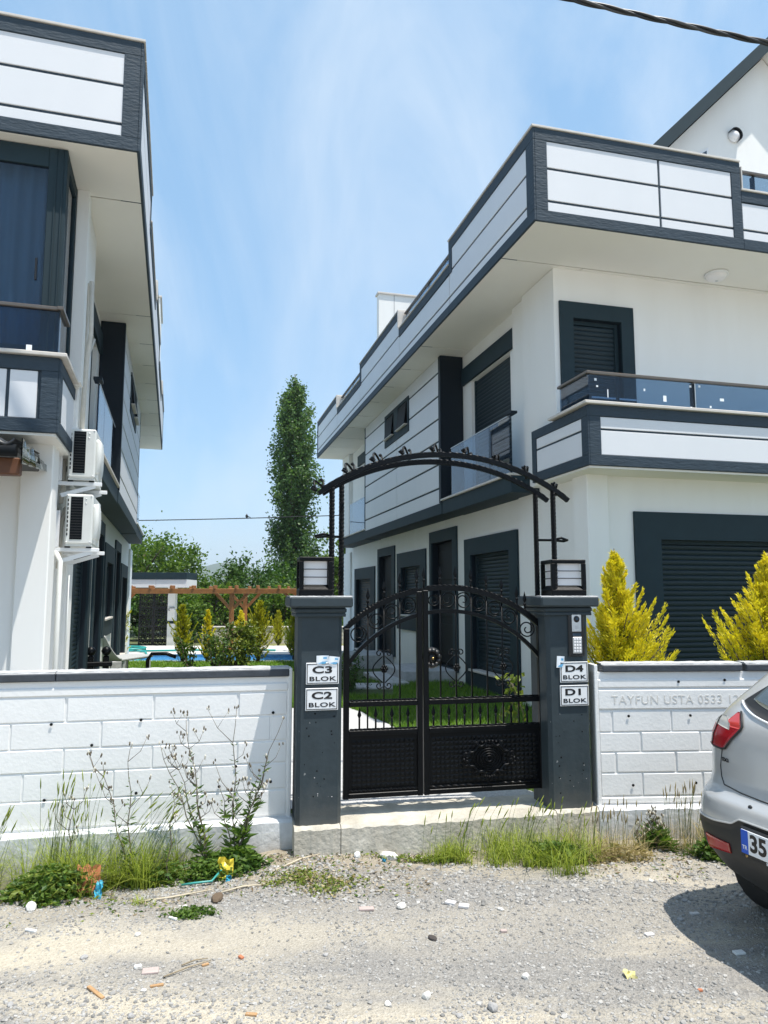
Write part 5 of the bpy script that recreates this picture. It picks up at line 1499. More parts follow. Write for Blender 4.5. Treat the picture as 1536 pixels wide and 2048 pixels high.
far = [  # x, y, height, radius, tint
    (-11.6, 35, 4.9, 2.1, 'broad', 'bright green round tree directly beside the left villa, behind the portal roof'),
    (-10.7, 37, 5.0, 1.8, 'broad', 'bushy green tree rising above the middle of the portal roof'),
    (-7.75, 34, 2.5, 1.4, 'broad', 'low yellow green tree in the dip where the hills show'),
    (-6.35, 36, 3.7, 1.7, 'dark', 'dark green tree over the pergola posts with thin twigs on top'),
    (-4.35, 33, 2.7, 1.3, 'dark', 'low dark tree at the foot of the tall poplar'),
    (-2.1, 37, 4.9, 1.4, 'broad', 'green tree glimpsed behind the arch leg at the edge of the right villa'),
    (-14.5, 38, 5.5, 2.3, 'broad', 'large tree hidden mostly behind the left villa'),
    (-3.1, 42, 4.0, 1.8, 'dark', 'dark tree behind the left lantern')]
for i, (x, y, h, r_, mt, lb) in enumerate(far):
    broad_tree(lb, x, y, -.25, h, r_, h * .40, h * .60, 70, 6500, .17, ML[mt], 20 + i, 'broadleaf_tree', 'broadleaf trees beyond the garden')
hed = [(-11.0, 31.2, 'reedy dark shrub seen through the portal'), (-9.0, 31.6, 'dark shrub behind the portal pillar'), (-7.0, 31.0, 'leafy shrub above the low wall, right of the portal pillar'),
       (-5.6, 31.3, 'leafy shrub seen between the paired pergola posts'), (-4.3, 31.0, 'broad shrub right of the pergola posts above the low wall'), (-3.0, 31.3, 'shrub beside the left gate post above the low wall')]
for i, (x, y, lb) in enumerate(hed):
    broad_tree(lb, x, y, -.25, 2.4, 1.15, 1.05, 1.15, 40, 4200, .17, ML['dark' if i % 3 == 0 else 'broad'], 60 + i, 'shrub', 'shrubs behind the low garden wall', 'shrub')

def conifer(label, x, y, z0, h, R, nb, nl, size, seed, group=None, lean=(0, 0), mats=None, skirt=.05, name='golden_conifer', extra=()):
    global NR
    NR = np.random.default_rng(seed); r = random.Random(seed)
    t = thing(name, label, 'conifer', (x, y, z0), 0, group)
    mb = MB(); mb.tube([(lean[0] * i / 6 * h, lean[1] * i / 6 * h, h * .94 * i / 6) for i in range(7)], [.028 * h * (1 - i / 6.4) for i in range(7)], 6)
    C, D, K, S = [], [], [], []
    for i in range(nb + len(extra)):
        t0 = skirt + (1.0 - skirt) * (i / nb) ** .92
        az = i * 2.39996 + r.uniform(-.4, .4)
        prof = np.interp(t0, [0, .10, .26, .5, .72, .90, 1], [.72, .95, 1.0, .66, .36, .17, .03])
        Lr = R * prof * r.uniform(.45, 1.38)
        up = r.uniform(.75, 1.35) + .9 * t0
        if i >= nb: az, t0, Lr, up = extra[i - nb]
        zb = h * t0 * .90
        m = nl
        q = NR.uniform(.12, 1.0, m) ** .75
        spread = .24 * Lr * (1.04 - q) ** 1.2 + .006 * h
        ax = np.array([cos(az), sin(az), 0])
        P = np.array([lean[0] * zb, lean[1] * zb, zb]) + ax * (Lr * q)[:, None] + np.array([0, 0, 1]) * (up * Lr * q ** 1.35)[:, None]
        side = np.array([-sin(az), cos(az), 0])
        o1 = NR.normal(size=m) * spread; o2 = NR.normal(size=m) * spread * .7
        P = P + side * o1[:, None] + np.array([0, 0, 1]) * o2[:, None]
        dirv = ax * .75 + np.array([0, 0, 1]) * (.8 + .5 * q)[:, None] + side * (o1 / (spread + 1e-6) * .7)[:, None] + NR.normal(size=(m, 3)) * .22
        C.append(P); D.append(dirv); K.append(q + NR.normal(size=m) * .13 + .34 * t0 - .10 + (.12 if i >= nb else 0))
        mb.tube([tuple(np.array([lean[0] * zb, lean[1] * zb, zb]) + ax * Lr * s_ + np.array([0, 0, 1]) * up * Lr * s_ ** 1.35) for s_ in (0, .4, .8)], [.006 * h, .004 * h, .0015 * h], 4)
    mb.build('trunk', M['bark'], t)
    C = np.concatenate(C); D = np.concatenate(D); K = np.concatenate(K)
    v, f = leaf_arrays(C, D, size * NR.uniform(.6, 1.35, len(C)), .26, .3)
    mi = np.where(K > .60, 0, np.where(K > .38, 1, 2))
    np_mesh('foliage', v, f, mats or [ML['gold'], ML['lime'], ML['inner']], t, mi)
    return t
conifer('golden lemon cypress right beside the intercom post, behind the white wall', 2.20, 6.98, -.02, 2.30, .42, 190, 300, .040, 31, 'golden conifers behind the right wall', extra=[(-.1, .42, .52, 1.0), (.1, .36, .60, .75), (-.3, .48, .46, 1.15), (.2, .44, .55, .9), (-.5, .55, .36, 1.5), (.0, .50, .48, 1.25), (.3, .30, .55, .7), (3.3, .50, .34, 1.3), (0, .93, .02, 9.0), (2, .93, .02, 10.0), (4, .95, .02, 8.0)])
conifer('golden lemon cypress further right, in front of the dark garage shutter', 3.70, 7.05, -.02, 2.27, .46, 200, 300, .040, 32, 'golden conifers behind the right wall', extra=[(3.1, .42, .50, .95), (3.3, .36, .52, .8), (2.8, .52, .44, 1.2), (3.4, .58, .36, 1.5), (.2, .45, .5, 1.0), (0, .93, .02, 9.0), (2, .94, .02, 10.0)])
G_ = 'young conifers in the pool garden'
for i, (lb, x, y, z, h, R, ln) in enumerate([
        ('leaning yellow conifer in front of the lace-cut portal gate', -7.55, 22.6 - 1.9, -.18, 2.05, .42, (.16, 0)),
        ('low spreading yellow conifer at the corner of the left villa', -7.75, 20.2, -.16, .95, .55, (0, 0)),
        ('greenish conifer against the low cream wall, right of the portal pillar', -5.55, 20.4, -.17, 1.75, .36, (-.02, 0)),
        ('narrow conifer with orange yellow top between the portal and the pergola posts', -4.92, 20.6, -.17, 1.60, .22, (0, 0)),
        ('small orange conifer just right of the pergola posts', -4.85, 25.0, -.15, 1.45, .25, (0, 0)),
        ('taller yellow green conifer behind the round bush', -3.45, 20.3, -.17, 1.85, .42, (.02, 0)),
        ('slim conifer standing on the worn lawn near the left gate post', -3.95, 27.6, -.2, 1.45, .26, (0, 0)),
        ('conifer half hidden by the left gate post', -2.62, 21.5, -.16, 1.5, .3, (0, 0))]):
    conifer(lb, x, y, z, h, R, 80, 55, .095, 40 + i, G_, ln, [ML['gold'] if i in (3, 4) else ML['goldsoft'], ML['lime'], ML['inner']])
broad_tree('round glossy bush above the coping of the left wall', -3.42, 17.0, .0, 1.15, .50, .50, .52, 50, 3200, .085, ML['cover'], 81, 'bush', None, 'bush')
broad_tree('clipped dark bush just inside the narrow gate leaf', -.60, 12.2, .12, .6, .30, .28, .30, 40, 2600, .035, ML['dark'], 82, 'bush', None, 'bush')
for i, (x, y, h, lb) in enumerate([(-3.72, 14.3, .95, 'dark stemmed sapling with curled leaves, nearest the trolley handle'), (-3.30, 14.6, 1.15, 'tall dark sapling with curled leaves, left of the round bush')]):
    NR = np.random.default_rng(90 + i); r = random.Random(i)
    t = thing('sapling', lb, 'sapling', (x, y, .1), 0, 'saplings behind the left wall')
    mb = MB(); C, D = [], []
    for b in range(5):
        az = r.uniform(0, 6.28); L_ = h * r.uniform(.6, 1)
        pts = [Vector((cos(az) * .3 * L_ * q, sin(az) * .3 * L_ * q, L_ * q)) for q in (0, .3, .6, 1)]
        mb.tube(pts, [.014, .011, .008, .004], 5)
        q = NR.uniform(.2, 1, 46)
        C.append(np.stack([cos(az) * .3 * L_ * q, sin(az) * .3 * L_ * q, L_ * q], -1) + NR.normal(size=(46, 3)) * .045); D.append(NR.normal(size=(46, 3)) + [0, 0, .4])
    mb.build('stem', M['bark'], t)
    v, f = leaf_arrays(np.concatenate(C), np.concatenate(D), .085, .5); np_mesh('foliage', v, f, ML['dark'], t)
# climber on the right villa column, seen through the gate
NR = np.random.default_rng(99)
t = thing('climber', 'sparse climbing vine on the white column seen through the right gate edge', 'climber', tuple(gw(1.80, 1.0, .12)), 0)
mb = MB(); C, D = [], []
for b in range(4):
    pts = [Vector((.035 * b - .05 + .05 * sin(k * .9 + b), .04 * cos(k + b), .85 * k / 9)) for k in range(10)]
    mb.tube(pts, .0035, 5)
    for k in range(10):
        m = 4; C.append(np.array(pts[k]) + NR.normal(size=(m, 3)) * .04); D.append(NR.normal(size=(m, 3)) + [0, 0, -.6])
mb.build('stem', M['stem'], t)
v, f = leaf_arrays(np.concatenate(C), np.concatenate(D), .06, .75); np_mesh('foliage', v, f, ML['cover'], t)

# ------------------------------------------------------------------ weeds along the walls
def tall_weed(label, x, y, stems, seed, leafn=60, leaf=.11, spread=.12):
    global NR
    NR = np.random.default_rng(seed); r = random.Random(seed)
    z = float(ground_z(x, y))
    t = thing('tall_weed', label, 'weed', (x, y, z - .01), 0, None)
    mb = MB(); hd = MB(); C, D = [], []
    for (dx, dy, h) in stems:
        kk = 9
        pts = [Vector((dx * (q / kk) ** 1.1 + .012 * sin(q * 1.7 + dx * 40), dy * (q / kk), h * q / kk)) for q in range(kk + 1)]
        mb.tube(pts, [.0055 * (1 - .72 * q / kk) for q in range(kk + 1)], 5)
        tips = [pts[-1]]
        for b in range(r.randint(3, 5)):
            k = r.randint(4, 8); p = pts[k]
            az = r.uniform(-.6, .6) + (0 if r.random() < .5 else pi); L_ = h * r.uniform(.10, .26)
            e = p + Vector((cos(az) * L_ * .7, sin(az) * L_ * .4, L_ * .9)); m_ = p.lerp(e, .5) + Vector((cos(az) * .02, 0, -.01))
            mb.tube([p, m_, e], [.0028, .0022, .0013], 4); tips.append(e)
            if r.random() < .6:
                e2 = m_ + Vector((-cos(az) * L_ * .25, .01, L_ * .4)); mb.tube([m_, e2], [.0018, .001], 4); tips.append(e2)
        for e in tips:
            for q in range(r.randint(2, 4)):
                c = e + Vector((r.uniform(-.014, .014), r.uniform(-.01, .01), r.uniform(-.008, .022)))
                hd.lathe([(0, -.010), (.0045, -.004), (.0055, .003), (.003, .010), (0, .013)], 6, c, 0 if r.random() < .65 else 1)
        m = leafn
        q = NR.uniform(0, 1, m) ** 1.7 * .8
        P = np.stack([dx * q ** 1.1, dy * q, h * q], -1)
        az = NR.uniform(0, 2 * pi, m); dd = np.stack([np.cos(az), np.sin(az), NR.uniform(-.1, .9, m)], -1)
        s_ = leaf * (1.05 - q) * NR.uniform(.5, 1.2, m)
        C.append(P + unit(dd) * (s_ * .5)[:, None]); D.append(np.concatenate([dd, s_[:, None]], 1))
    mb.build('stem', M['stem'], t); tag(hd.build('seed_heads', [M['stem'], M['bloom']], t, recalc=False), kind='stuff')
    C = np.concatenate(C); D = np.concatenate(D)
    v, f = leaf_arrays(C, D[:, :3], D[:, 3], .24, .4); np_mesh('foliage', v, f, ML['weed'], t)
tall_weed('tall branching weed with dry seed heads, its highest stem before the second tie hole row', -1.13, 4.93, [(-.20, .06, 1.00), (-.36, .05, .80), (-.12, .02, .62), (-.26, .07, .72)], 1, 60)
tall_weed('leafy branching weed with white seed heads beside the yellow wrapper', -.98, 4.97, [(-.02, .05, 1.02), (.30, .05, .96), (.22, .03, .70), (.14, .06, .60), (-.10, .0, .55)], 2, 75, .13)
tall_weed('slender weed with forked top standing out of the long grass', -1.62, 4.88, [(-.05, .05, .86), (-.22, .05, .75)], 3, 60, .09)
tall_weed('thin upright weed between the long grass and the branching weeds', -1.36, 4.80, [(.02, .03, .55)], 4, 40, .07)
tall_weed('short thin weed rising from the leftmost bushy grass', -1.98, 4.78, [(.01, .02, .58)], 5, 40, .07)
tall_weed('bright broad leaved weed standing alone before the right wall', 1.92, 5.38, [(.0, .02, .26), (.06, .0, .22), (-.05, .02, .24), (.02, -.03, .2)], 6, 40, .17)
tall_weed('small yellow green weed beside the right post footing', 1.78, 5.32, [(.0, .0, .20), (.05, .01, .16)], 7, 40, .07)

def grass_clump(label, x, y, n, rad, hmin, hmax, seed, mat_, heads=0, leanx=0.0, name='grass_clump', grp=None):
    global NR
    NR = np.random.default_rng(seed)
    t = thing(name, label, 'grass', (0, 0, 0), 0, grp)
    n = int(n * .62); nt_ = 9; tx, ty = NR.normal(size=nt_) * rad * .62, NR.normal(size=nt_) * rad * .45; kt = NR.integers(0, nt_, n)
    a = NR.uniform(0, 2 * pi, n); rr = rad * .42 * NR.random(n)
    x0_, y0_ = x, y; gx = x + tx[kt] + rr * np.cos(a) * 1.25; gy = y + ty[kt] + rr * np.sin(a) * .6
    gy = np.minimum(gy, 5.20 + .209 * (gx + .45) if x < 1.0 else 5.45)
    gz = ground_z(gx, gy) - .005
    t.location = (x, y, 0)
    o = blades('blade', gx - x, gy - y, gz, hmin + (hmax - hmin) * NR.random(n) ** 1.4 * NR.uniform(.55, 1.1, nt_)[kt], np.where(NR.random(n) < .35, NR.uniform(.8, 1.9, n), NR.uniform(.15, .9, n)), .0030, mat_, t, 4)
    if heads:
        mb = MB(); hb = MB(); r = random.Random(seed)
        for i in range(heads):
            a_ = r.uniform(0, 6.28); q = rad * sqrt(r.random()); bx, by = x + q * cos(a_) * 1.25, min(y + q * sin(a_) * .6, 5.18 + .209 * (x + .45) if x < 1 else 5.42)
            h = r.uniform(hmax * .85, hmax * 1.45); lx = leanx + r.uniform(-.12, .12); ly = r.uniform(-.08, .05)
            z = float(ground_z(bx, by))
            pts = [Vector((bx - x + lx * h * k_ ** 1.8, by - y + ly * h * k_, z + h * k_ * (1 - .12 * k_))) for k_ in (0, .25, .5, .75, .9)]
            mb.tube(pts, [.0016, .0015, .0013, .0011, .0009], 4)
            d = (pts[-1] - pts[-2]).normalized(); L_ = r.uniform(.05, .095)
            hb.tube([pts[-1] + d * L_ * k_ + Vector((leanx * .02 * k_, 0, -.006 * k_ * k_)) for k_ in (0, .25, .6, 1)], [.0012, .0042, .0035, .0006], 5)
        tag(mb.build('stalk', M['gstem'], t, recalc=False), kind='stuff'); tag(hb.build('seed_head', ML['weedgrass' if mat_ is not ML['dry'] else 'dry'], t, recalc=False), kind='stuff')
    return t
GW = 'grass clumps at the foot of the walls'
for i, (lb, x, y, n, rad, h0, h1, mt, hd_, lx) in enumerate([
        ('leftmost wild grass clump, cut by the photo edge', -2.48, 4.66, 700, .12, .12, .46, 'weedgrass', 26, .15),
        ('long yellow green grass with nodding heads at the left, above dark leaves', -2.00, 4.76, 1200, .16, .16, .60, 'weedgrass', 42, .05),
        ('long grass clump leaning to the right in the middle of the left wall', -1.60, 4.88, 1100, .17, .12, .48, 'weedgrass', 40, .35),
        ('shorter grass clump between the orange sheet and the yellow wrapper', -1.30, 4.88, 240, .12, .05, .24, 'weedgrass', 10, .3),
        ('grass clump at the foot of the pale threshold, left part', .45, 5.12, 1000, .22, .05, .22, 'weedgrass', 14, .1),
        ('thick grass clump at the foot of the pale threshold, middle', .82, 5.16, 1300, .28, .06, .30, 'weedgrass', 26, .2),
        ('leafy grass clump at the foot of the threshold, right end', 1.20, 5.22, 1100, .25, .06, .30, 'weedgrass', 18, .1),
        ('grass clump with pinkish dry stalks before the right post', 1.55, 5.25, 900, .2, .05, .26, 'dry', 26, .05),
        ('tall dry grass with pale heads close to the car bumper', 2.22, 5.36, 650, .22, .10, .36, 'dry', 60, .05),
        ('green weeds low at the foot of the dry grass near the car', 2.30, 5.20, 1100, .22, .05, .22, 'weed', 8, .1),
        ('thin grass tuft growing at the foot of the gate meeting stiles', .80, 5.42, 30, .03, .05, .13, 'weedgrass', 2, .1),
        ('small sprouting tuft on the gravel below the seed heads', -1.40, 4.42, 90, .06, .03, .08, 'weedgrass', 0, 0)]):
    grass_clump(lb, x, y, n, rad, h0, h1, 100 + i, ML[mt], hd_, lx, grp=GW)

def cover(label, x, y, rx, ry, n, size, h, seed, mat_, name='creeping_weed', mound=0.0):
    global NR
    NR = np.random.default_rng(seed)
    nt_ = 16; ta = NR.uniform(0, 2 * pi, nt_); tq = NR.random(nt_) ** .6; k_ = NR.integers(0, nt_, n)
    ox = tq * np.cos(ta) * .85; oy = tq * np.sin(ta) * .85; sg = NR.uniform(.10, .30, nt_)[k_]
    ex = ox[k_] + NR.normal(size=n) * sg; ey = oy[k_] + NR.normal(size=n) * sg
    q = np.minimum(1, np.hypot(ex, ey)); cx = x + rx * ex; cy = y + ry * ey
    cy = np.minimum(cy, 5.2 + .209 * (cx + .45)) if x < 1 else cy
    c = np.stack([cx, cy, ground_z(cx, cy) + NR.random(n) * (h + mound * (1 - q ** 2))], -1)
    d = NR.normal(size=(n, 3)) * [1, 1, .35] + [0, 0, .25]
    v, f = leaf_arrays(c, d, size * NR.uniform(.5, 1.3, n), .5)
    mi = (NR.random(n) < .3).astype(int) if isinstance(mat_, list) else None
    return tag(np_mesh(name, v, f, mat_, None, mi), label, 'weed', 'low weeds spreading on the gravel')
cover('low reddish green weed patch spreading before the left post', -.42, 4.68, .33, .17, 1050, .026, .03, 1, [ML['cover'], ML['dry']])
cover('small round green weed patch alone on the gravel', -1.06, 4.26, .15, .07, 700, .022, .03, 2, ML['weed'])
cover('dark leafy weed mound behind the orange sheet at the left', -1.98, 4.58, .31, .18, 1900, .040, .05, 3, [ML['weed'], ML['cover']], mound=.16)
cover('low weeds under the seed head stems at the wall foot', -1.25, 4.86, .36, .13, 1500, .04, .05, 4, ML['weed'], mound=.08)
cover('broad leaved weeds under the yellow wrapper plant', -.98, 4.92, .20, .10, 900, .06, .05, 5, ML['weed'], mound=.10)
cover('broad leaved weed at the foot of the threshold, left of the right post', 1.14, 5.14, .26, .13, 900, .06, .05, 6, ML['weed'], mound=.07)
cover('reddish dry weeds below the right post', 1.62, 5.16, .22, .13, 700, .03, .05, 7, ML['dry'], mound=.05)
cover('green weeds just before the car bumper', 2.28, 5.12, .26, .16, 1100, .045, .05, 8, ML['weed'], mound=.10)
cover('sparse weeds along the left end of the threshold', .20, 5.12, .26, .07, 380, .03, .03, 9, ML['cover'])

# dry leaf bits, crumbs of plaster and tiny sprouts that lie all along the foot of the walls
NR = np.random.default_rng(321)
n = 5200
lx = NR.uniform(-2.6, 2.45, n); off = NR.random(n) ** 1.8 * .75
ly = np.where(lx < 1.7, 5.19 + .209 * (lx + .45), 5.47) - .03 - off
k_ = (vnoise(lx * 2.2 + 9, ly * 3, 31) > .38)
lx, ly = lx[k_], ly[k_]; n = len(lx)
c = np.stack([lx, ly, ground_z(lx, ly) + .004 + NR.random(n) * .012], -1)
d = NR.normal(size=(n, 3)) * [1, 1, .25]
v, f = leaf_arrays(c, d, NR.uniform(.008, .038, n), .4)
ML['litter'] = mk_leaf('leaf_litter', (.16, .11, .06), (.48, .41, .30), 0.0, .9)
tag(np_mesh('leaf_litter', v, f, [ML['litter'], ML['cover'], ML['weed']], None, NR.choice(3, n, p=[.62, .24, .14])), kind='stuff')

# ------------------------------------------------------------------ litter and loose stones
def gz(x, y): return float(ground_z(x, y))
def chunk(name, label, x, y, sx, sy, sz, mat_, seed, rz=None, cat=None, group=None, lift=.0, tilt=0.0):
    r = random.Random(seed); mb = MB()
    bm = bmesh.new(); bmesh.ops.create_icosphere(bm, subdivisions=2, radius=1)
    vs = []
    for v in bm.verts:
        k = 1 + .16 * sin(v.co.x * 3.1 + seed) * cos(v.co.y * 2.7 + seed * 2) + r.uniform(-.09, .09)
        vs.append((v.co.x * sx * k, v.co.y * sy * k, v.co.z * sz * k))
    fs = [tuple(q.index for q in f.verts) for f in bm.faces]; bm.free()
    mb.add(vs, fs, 0, False); o = mb.build(name, mat_)
    o.location = (x, y, gz(x, y) + sz * .45 + lift); o.rotation_euler = (tilt, 0, r.uniform(0, 6) if rz is None else rz)
    return tag(o, label, cat or name.replace('_', ' '), group)
def slab(name, label, x, y, w, d, h, mat_, rz, tilt=(0, 0), cat=None, group=None, lift=0):
    mb = MB(); mb.box(-w / 2, w / 2, -d / 2, d / 2, 0, h, min(h, w, d) * .2); o = mb.build(name, mat_)
    o.location = (x, y, gz(x, y) + lift); o.rotation_euler = (tilt[0], tilt[1], rz)
    return tag(o, label, cat or name.replace('_', ' '), group)
def sheet(name, label, x, y, w, h, mat_, rz, tilt, seed, cat=None, amp=.012, lift=0.02):
    r = random.Random(seed); mb = MB(); vs = []; N = 6
    for i in range(N):
        for j in range(N):
            vs.append(((i / (N - 1) - .5) * w * (1 + r.uniform(-.1, .1)), r.uniform(-amp, amp), (j / (N - 1)) * h * (1 + r.uniform(-.1, .1))))
    fs = [(i * N + j, (i + 1) * N + j, (i + 1) * N + j + 1, i * N + j + 1) for i in range(N - 1) for j in range(N - 1)]
    mb.add(vs, fs, 0, False)
    o = mb.build(name, mat_, recalc=False); o.location = (x, y, gz(x, y) + lift - .02); o.rotation_euler = (tilt, 0, rz)
    return tag(o, label, cat or name.replace('_', ' '))
M['orange'] = mk('terracotta', (.50, .17, .08), .7, .1, 20)
M['cyan'] = mk('cyan_plastic', (.05, .36, .52), .35)
M['yellow'] = mk('yellow_plastic', (.62, .45, .03), .35, col2=(.70, .55, .05), vscale=14)
M['tealp'] = mk('teal_plastic', (.05, .30, .27), .4)
M['whitep'] = mk('white_litter', (.72, .72, .70), .6)
M['chip'] = mk('wood_chip', (.42, .25, .12), .8, .2, 30)
M['twig'] = mk('twig', (.30, .24, .16), .9, .2, 30)
M['stoneg'] = mk('loose_stone', (.34, .33, .32), .9, .2, 25, bump=.4, bscale=60)
M['stonew'] = mk('pale_stone', (.60, .58, .54), .9, .1, 25)
M['tilec'] = mk('ceramic_shard', (.58, .56, .55), .5, .06, 20)
M['pinkt'] = mk('pink_shard', (.45, .36, .33), .8, .1, 20)
sheet('plastic_sheet', 'crumpled terracotta coloured sheet leaning in the weeds at the left', -1.78, 4.62, .13, .15, M['orange'], .3, -.3, 1, amp=.010, lift=.05)
sheet('plastic_wrapper', 'crumpled cyan wrapper below the terracotta sheet', -1.70, 4.54, .05, .10, M['cyan'], -.3, -.35, 2, amp=.012)
sheet('snack_wrapper', 'bright yellow wrapper under the leafy weed with white seed heads', -1.00, 4.80, .10, .11, M['yellow'], -.1, -.25, 3, amp=.014, lift=.03)
sheet('plastic_scrap', 'small blue scrap under the yellow wrapper', -.965, 4.76, .035, .035, M['cyan'], .2, -.3, 4)
mb = MB(); mb.tube([(-1.24, 4.70, gz(-1.24, 4.70) + .02), (-1.15, 4.68, gz(-1.15, 4.68) + .03), (-1.06, 4.72, gz(-1.06, 4.72) + .02), (-1.02, 4.80, gz(-1.02, 4.8) + .06)], .007, 5); tag(mb.build('plastic_strip', M['tealp']), 'thin teal plastic strip left of the yellow wrapper', 'plastic strip')
slab('plaster_strip', 'white plaster strip lying below the leftmost weeds', -1.86, 4.07, .07, .018, .012, M['whitep'], -.35)
slab('plaster_strip', 'short white strip beside the small round weed patch', -1.15, 4.20, .055, .016, .012, M['whitep'], -.5)
slab('tile_shard', 'white tile shard, left one of the pair in the middle of the gravel', .385, 4.44, .060, .042, .016, M['tilec'], -.45)
slab('tile_shard', 'white tile shard, right one of the pair in the middle of the gravel', .455, 4.385, .060, .042, .016, M['tilec'], -.25)
slab('tile_shard', 'flat pinkish shard left of the round pale stone', -.10, 4.36, .085, .038, .012, M['pinkt'], .1)
slab('tile_shard', 'grey triangular shard lying in the foreground left of centre', -1.10, 3.66, .075, .05, .010, M['pinkt'], .2)
slab('tile_shard', 'white chip touching the grey foreground shard', -1.17, 3.69, .034, .022, .012, M['whitep'], .4)
slab('tile_shard', 'flat white shard in the car shadow edge', 1.38, 4.02, .05, .03, .010, M['tilec'], .3)
slab('tile_shard', 'white shard at the right photo edge below the car shadow', 1.75, 3.82, .055, .035, .012, M['whitep'], .2)
slab('tile_shard', 'white shard inside the dark car shadow', 1.72, 4.27, .05, .02, .010, M['tilec'], .1)
slab('wood_splinter', 'long flat wood splinter in the left foreground', -1.28, 3.46, .14, .018, .010, M['chip'], -.75)
slab('wood_splinter', 'short dark wood splinter right of the long one', -1.03, 3.53, .06, .014, .010, M['chip'], .35)
slab('wood_splinter', 'small orange wood chip near the two thin twigs', -.86, 3.735, .035, .014, .009, M['chip'], .6)
slab('wood_splinter', 'orange chip at the lower left edge of the frame centre', -.56, 3.30, .05, .018, .009, M['chip'], -.1)
slab('brick_piece', 'orange brick fragment right of the thin twigs', -.70, 3.80, .03, .018, .012, M['orange'], -.8)
slab('brick_piece', 'small brick fragment on the gravel right of the centre', .63, 4.07, .035, .020, .014, M['pinkt'], .1)
slab('brick_piece', 'red brick crumb near the right foreground weeds', 1.42, 3.50, .02, .014, .010, M['orange'], .1)
sheet('paper_scrap', 'pale yellow paper scrap in the right foreground', 1.15, 3.60, .055, .05, mk('yellow_paper', (.62, .56, .25), .7), .2, -1.2, 9)
sheet('blue_scrap', 'tiny bright blue scrap at the foot of the threshold', .0, 5.06, .025, .02, M['cyan'], 0, -.6, 10)
mb = MB()
for k_, (x0, y0, x1, y1) in enumerate(((-1.02, 3.60, -.84, 3.77), (-.97, 3.72, -.86, 3.79))): 
    mb = MB(); mb.tube([(x0, y0, gz(x0, y0) + .008), ((x0 + x1) / 2, (y0 + y1) / 2 + .01, gz((x0 + x1) / 2, (y0 + y1) / 2) + .012), (x1, y1, gz(x1, y1) + .008)], [.004, .0035, .002], 5)
    tag(mb.build('twig', M['twig']), ['longer thin twig in the left foreground', 'shorter twig crossing above the longer one'][k_], 'twig', 'twigs in the foreground')
for k_, p in enumerate(([(-1.42, 4.42), (-1.25, 4.50), (-1.02, 4.60)], [(-1.00, 4.52), (-.85, 4.60), (-.72, 4.62)], [(-.70, 4.80), (-.55, 5.00), (-.42, 5.12)])):
    mb = MB(); mb.tube([(x, y, gz(x, y) + .012) for x, y in p], [.004, .006, .003], 5)
    tag(mb.build('dry_stalk', mk('straw', (.52, .45, .33), .9)), ['pale dry stalk lying below the weeds of the left wall', 'pale bent stalk beside the low reddish weed patch', 'pale stalk on the rubble near the left post'][k_], 'dry stalk')
chunk('stone', 'round pale stone in the middle distance of the gravel', .10, 4.40, .030, .026, .022, M['stonew'], 3)
chunk('stone', 'white stone alone in the centre foreground', .19, 3.45, .022, .02, .018, M['stonew'], 4)
chunk('stone', 'white stone right of centre in the foreground', .66, 3.62, .020, .018, .016, M['stonew'], 5)
chunk('stone', 'grey stone with white chip at the bottom right of centre', .47, 3.37, .028, .022, .018, M['stoneg'], 6)
chunk('stone', 'dark brown clod beside the pale bent stalk', -.97, 4.47, .06, .035, .025, mk('clod', (.12, .085, .055), .95), 7)
chunk('stone', 'dark clod in the centre of the gravel', .25, 3.98, .03, .02, .012, mk('dark_clod', (.06, .05, .045), .95), 8)
chunk('stone', 'pale stone under the leftmost weeds', -2.0, 4.36, .05, .03, .03, M['stonew'], 9)
chunk('stone', 'broken plaster lump against the threshold', .03, 5.14, .075, .04, .03, M['stonew'], 10)
chunk('stone', 'white plaster lump beside the left post footing', -.18, 5.12, .03, .025, .022, M['whitep'], 11)
st = None; r = random.Random(21)
GS = 'loose fist sized stones and chips on the gravel'
for i in range(30):
    x = r.uniform(-1.7, 1.75); y = r.uniform(3.2, 4.9)
    if i > 19: x = r.uniform(-1.0, -.35); y = r.uniform(4.85, 5.12)
    s_ = r.uniform(.008, .016)
    o = chunk('loose_stone', 'small grey or pale stone lying loose on the street gravel', x, y, s_ * r.uniform(1, 1.5), s_, s_ * r.uniform(.55, .8), M['stoneg'] if r.random() < .55 else M['stonew'], 200 + i, None, 'stone', GS)

# ------------------------------------------------------------------ overhead lines
M['rubber'] = mk('cable_rubber', (.012, .013, .015), .45)
t = thing('overhead_cable', 'thick twisted black cable crossing the top right corner of the sky', 'cable', (0, 0, 0))
p0, p1 = Vector((-.3, 5.93, 7.50)), Vector((6.2, 6.22, 6.22))
for k_ in range(3):
    pts = []
    for i in range(701):
        q = -1.2 + 3.5 * i / 700; c = p0.lerp(p1, q) + Vector((0, 0, -.24 * 4 * q * (1 - q) * .35))
        a = q * 48 + k_ * 2 * pi / 3
        pts.append(c + Vector((0, cos(a) * .0145, sin(a) * .0145)))
    mb = MB(); mb.tube(pts, .0125, 7); mb.build('strand', M['rubber'] if k_ else mk('cable_grey', (.05, .05, .052), .35), t)
mb = MB(); mb.tube([(-20 + 1.6 * i, 33, 4.9 + .0 * i + .0031 * (i - 9) ** 2 - .12 + .045 * i) for i in range(20)], .022, 5)
tag(mb.build('power_line', M['rubber']), 'thin power line far behind, running past the tall poplar', 'cable')
mb = MB()
c = Vector((-20 + 1.6 * 8.6, 33, 4.9 - .12 + .045 * 8.6))
mb.lathe([(0, -.05), (.05, .0), (.065, .06), (.04, .12), (.0, .17)], 8, c + Vector((0, 0, .04))); mb.tube([c + Vector((.04, 0, .08)), c + Vector((.18, 0, .04))], [.03, .01], 5)
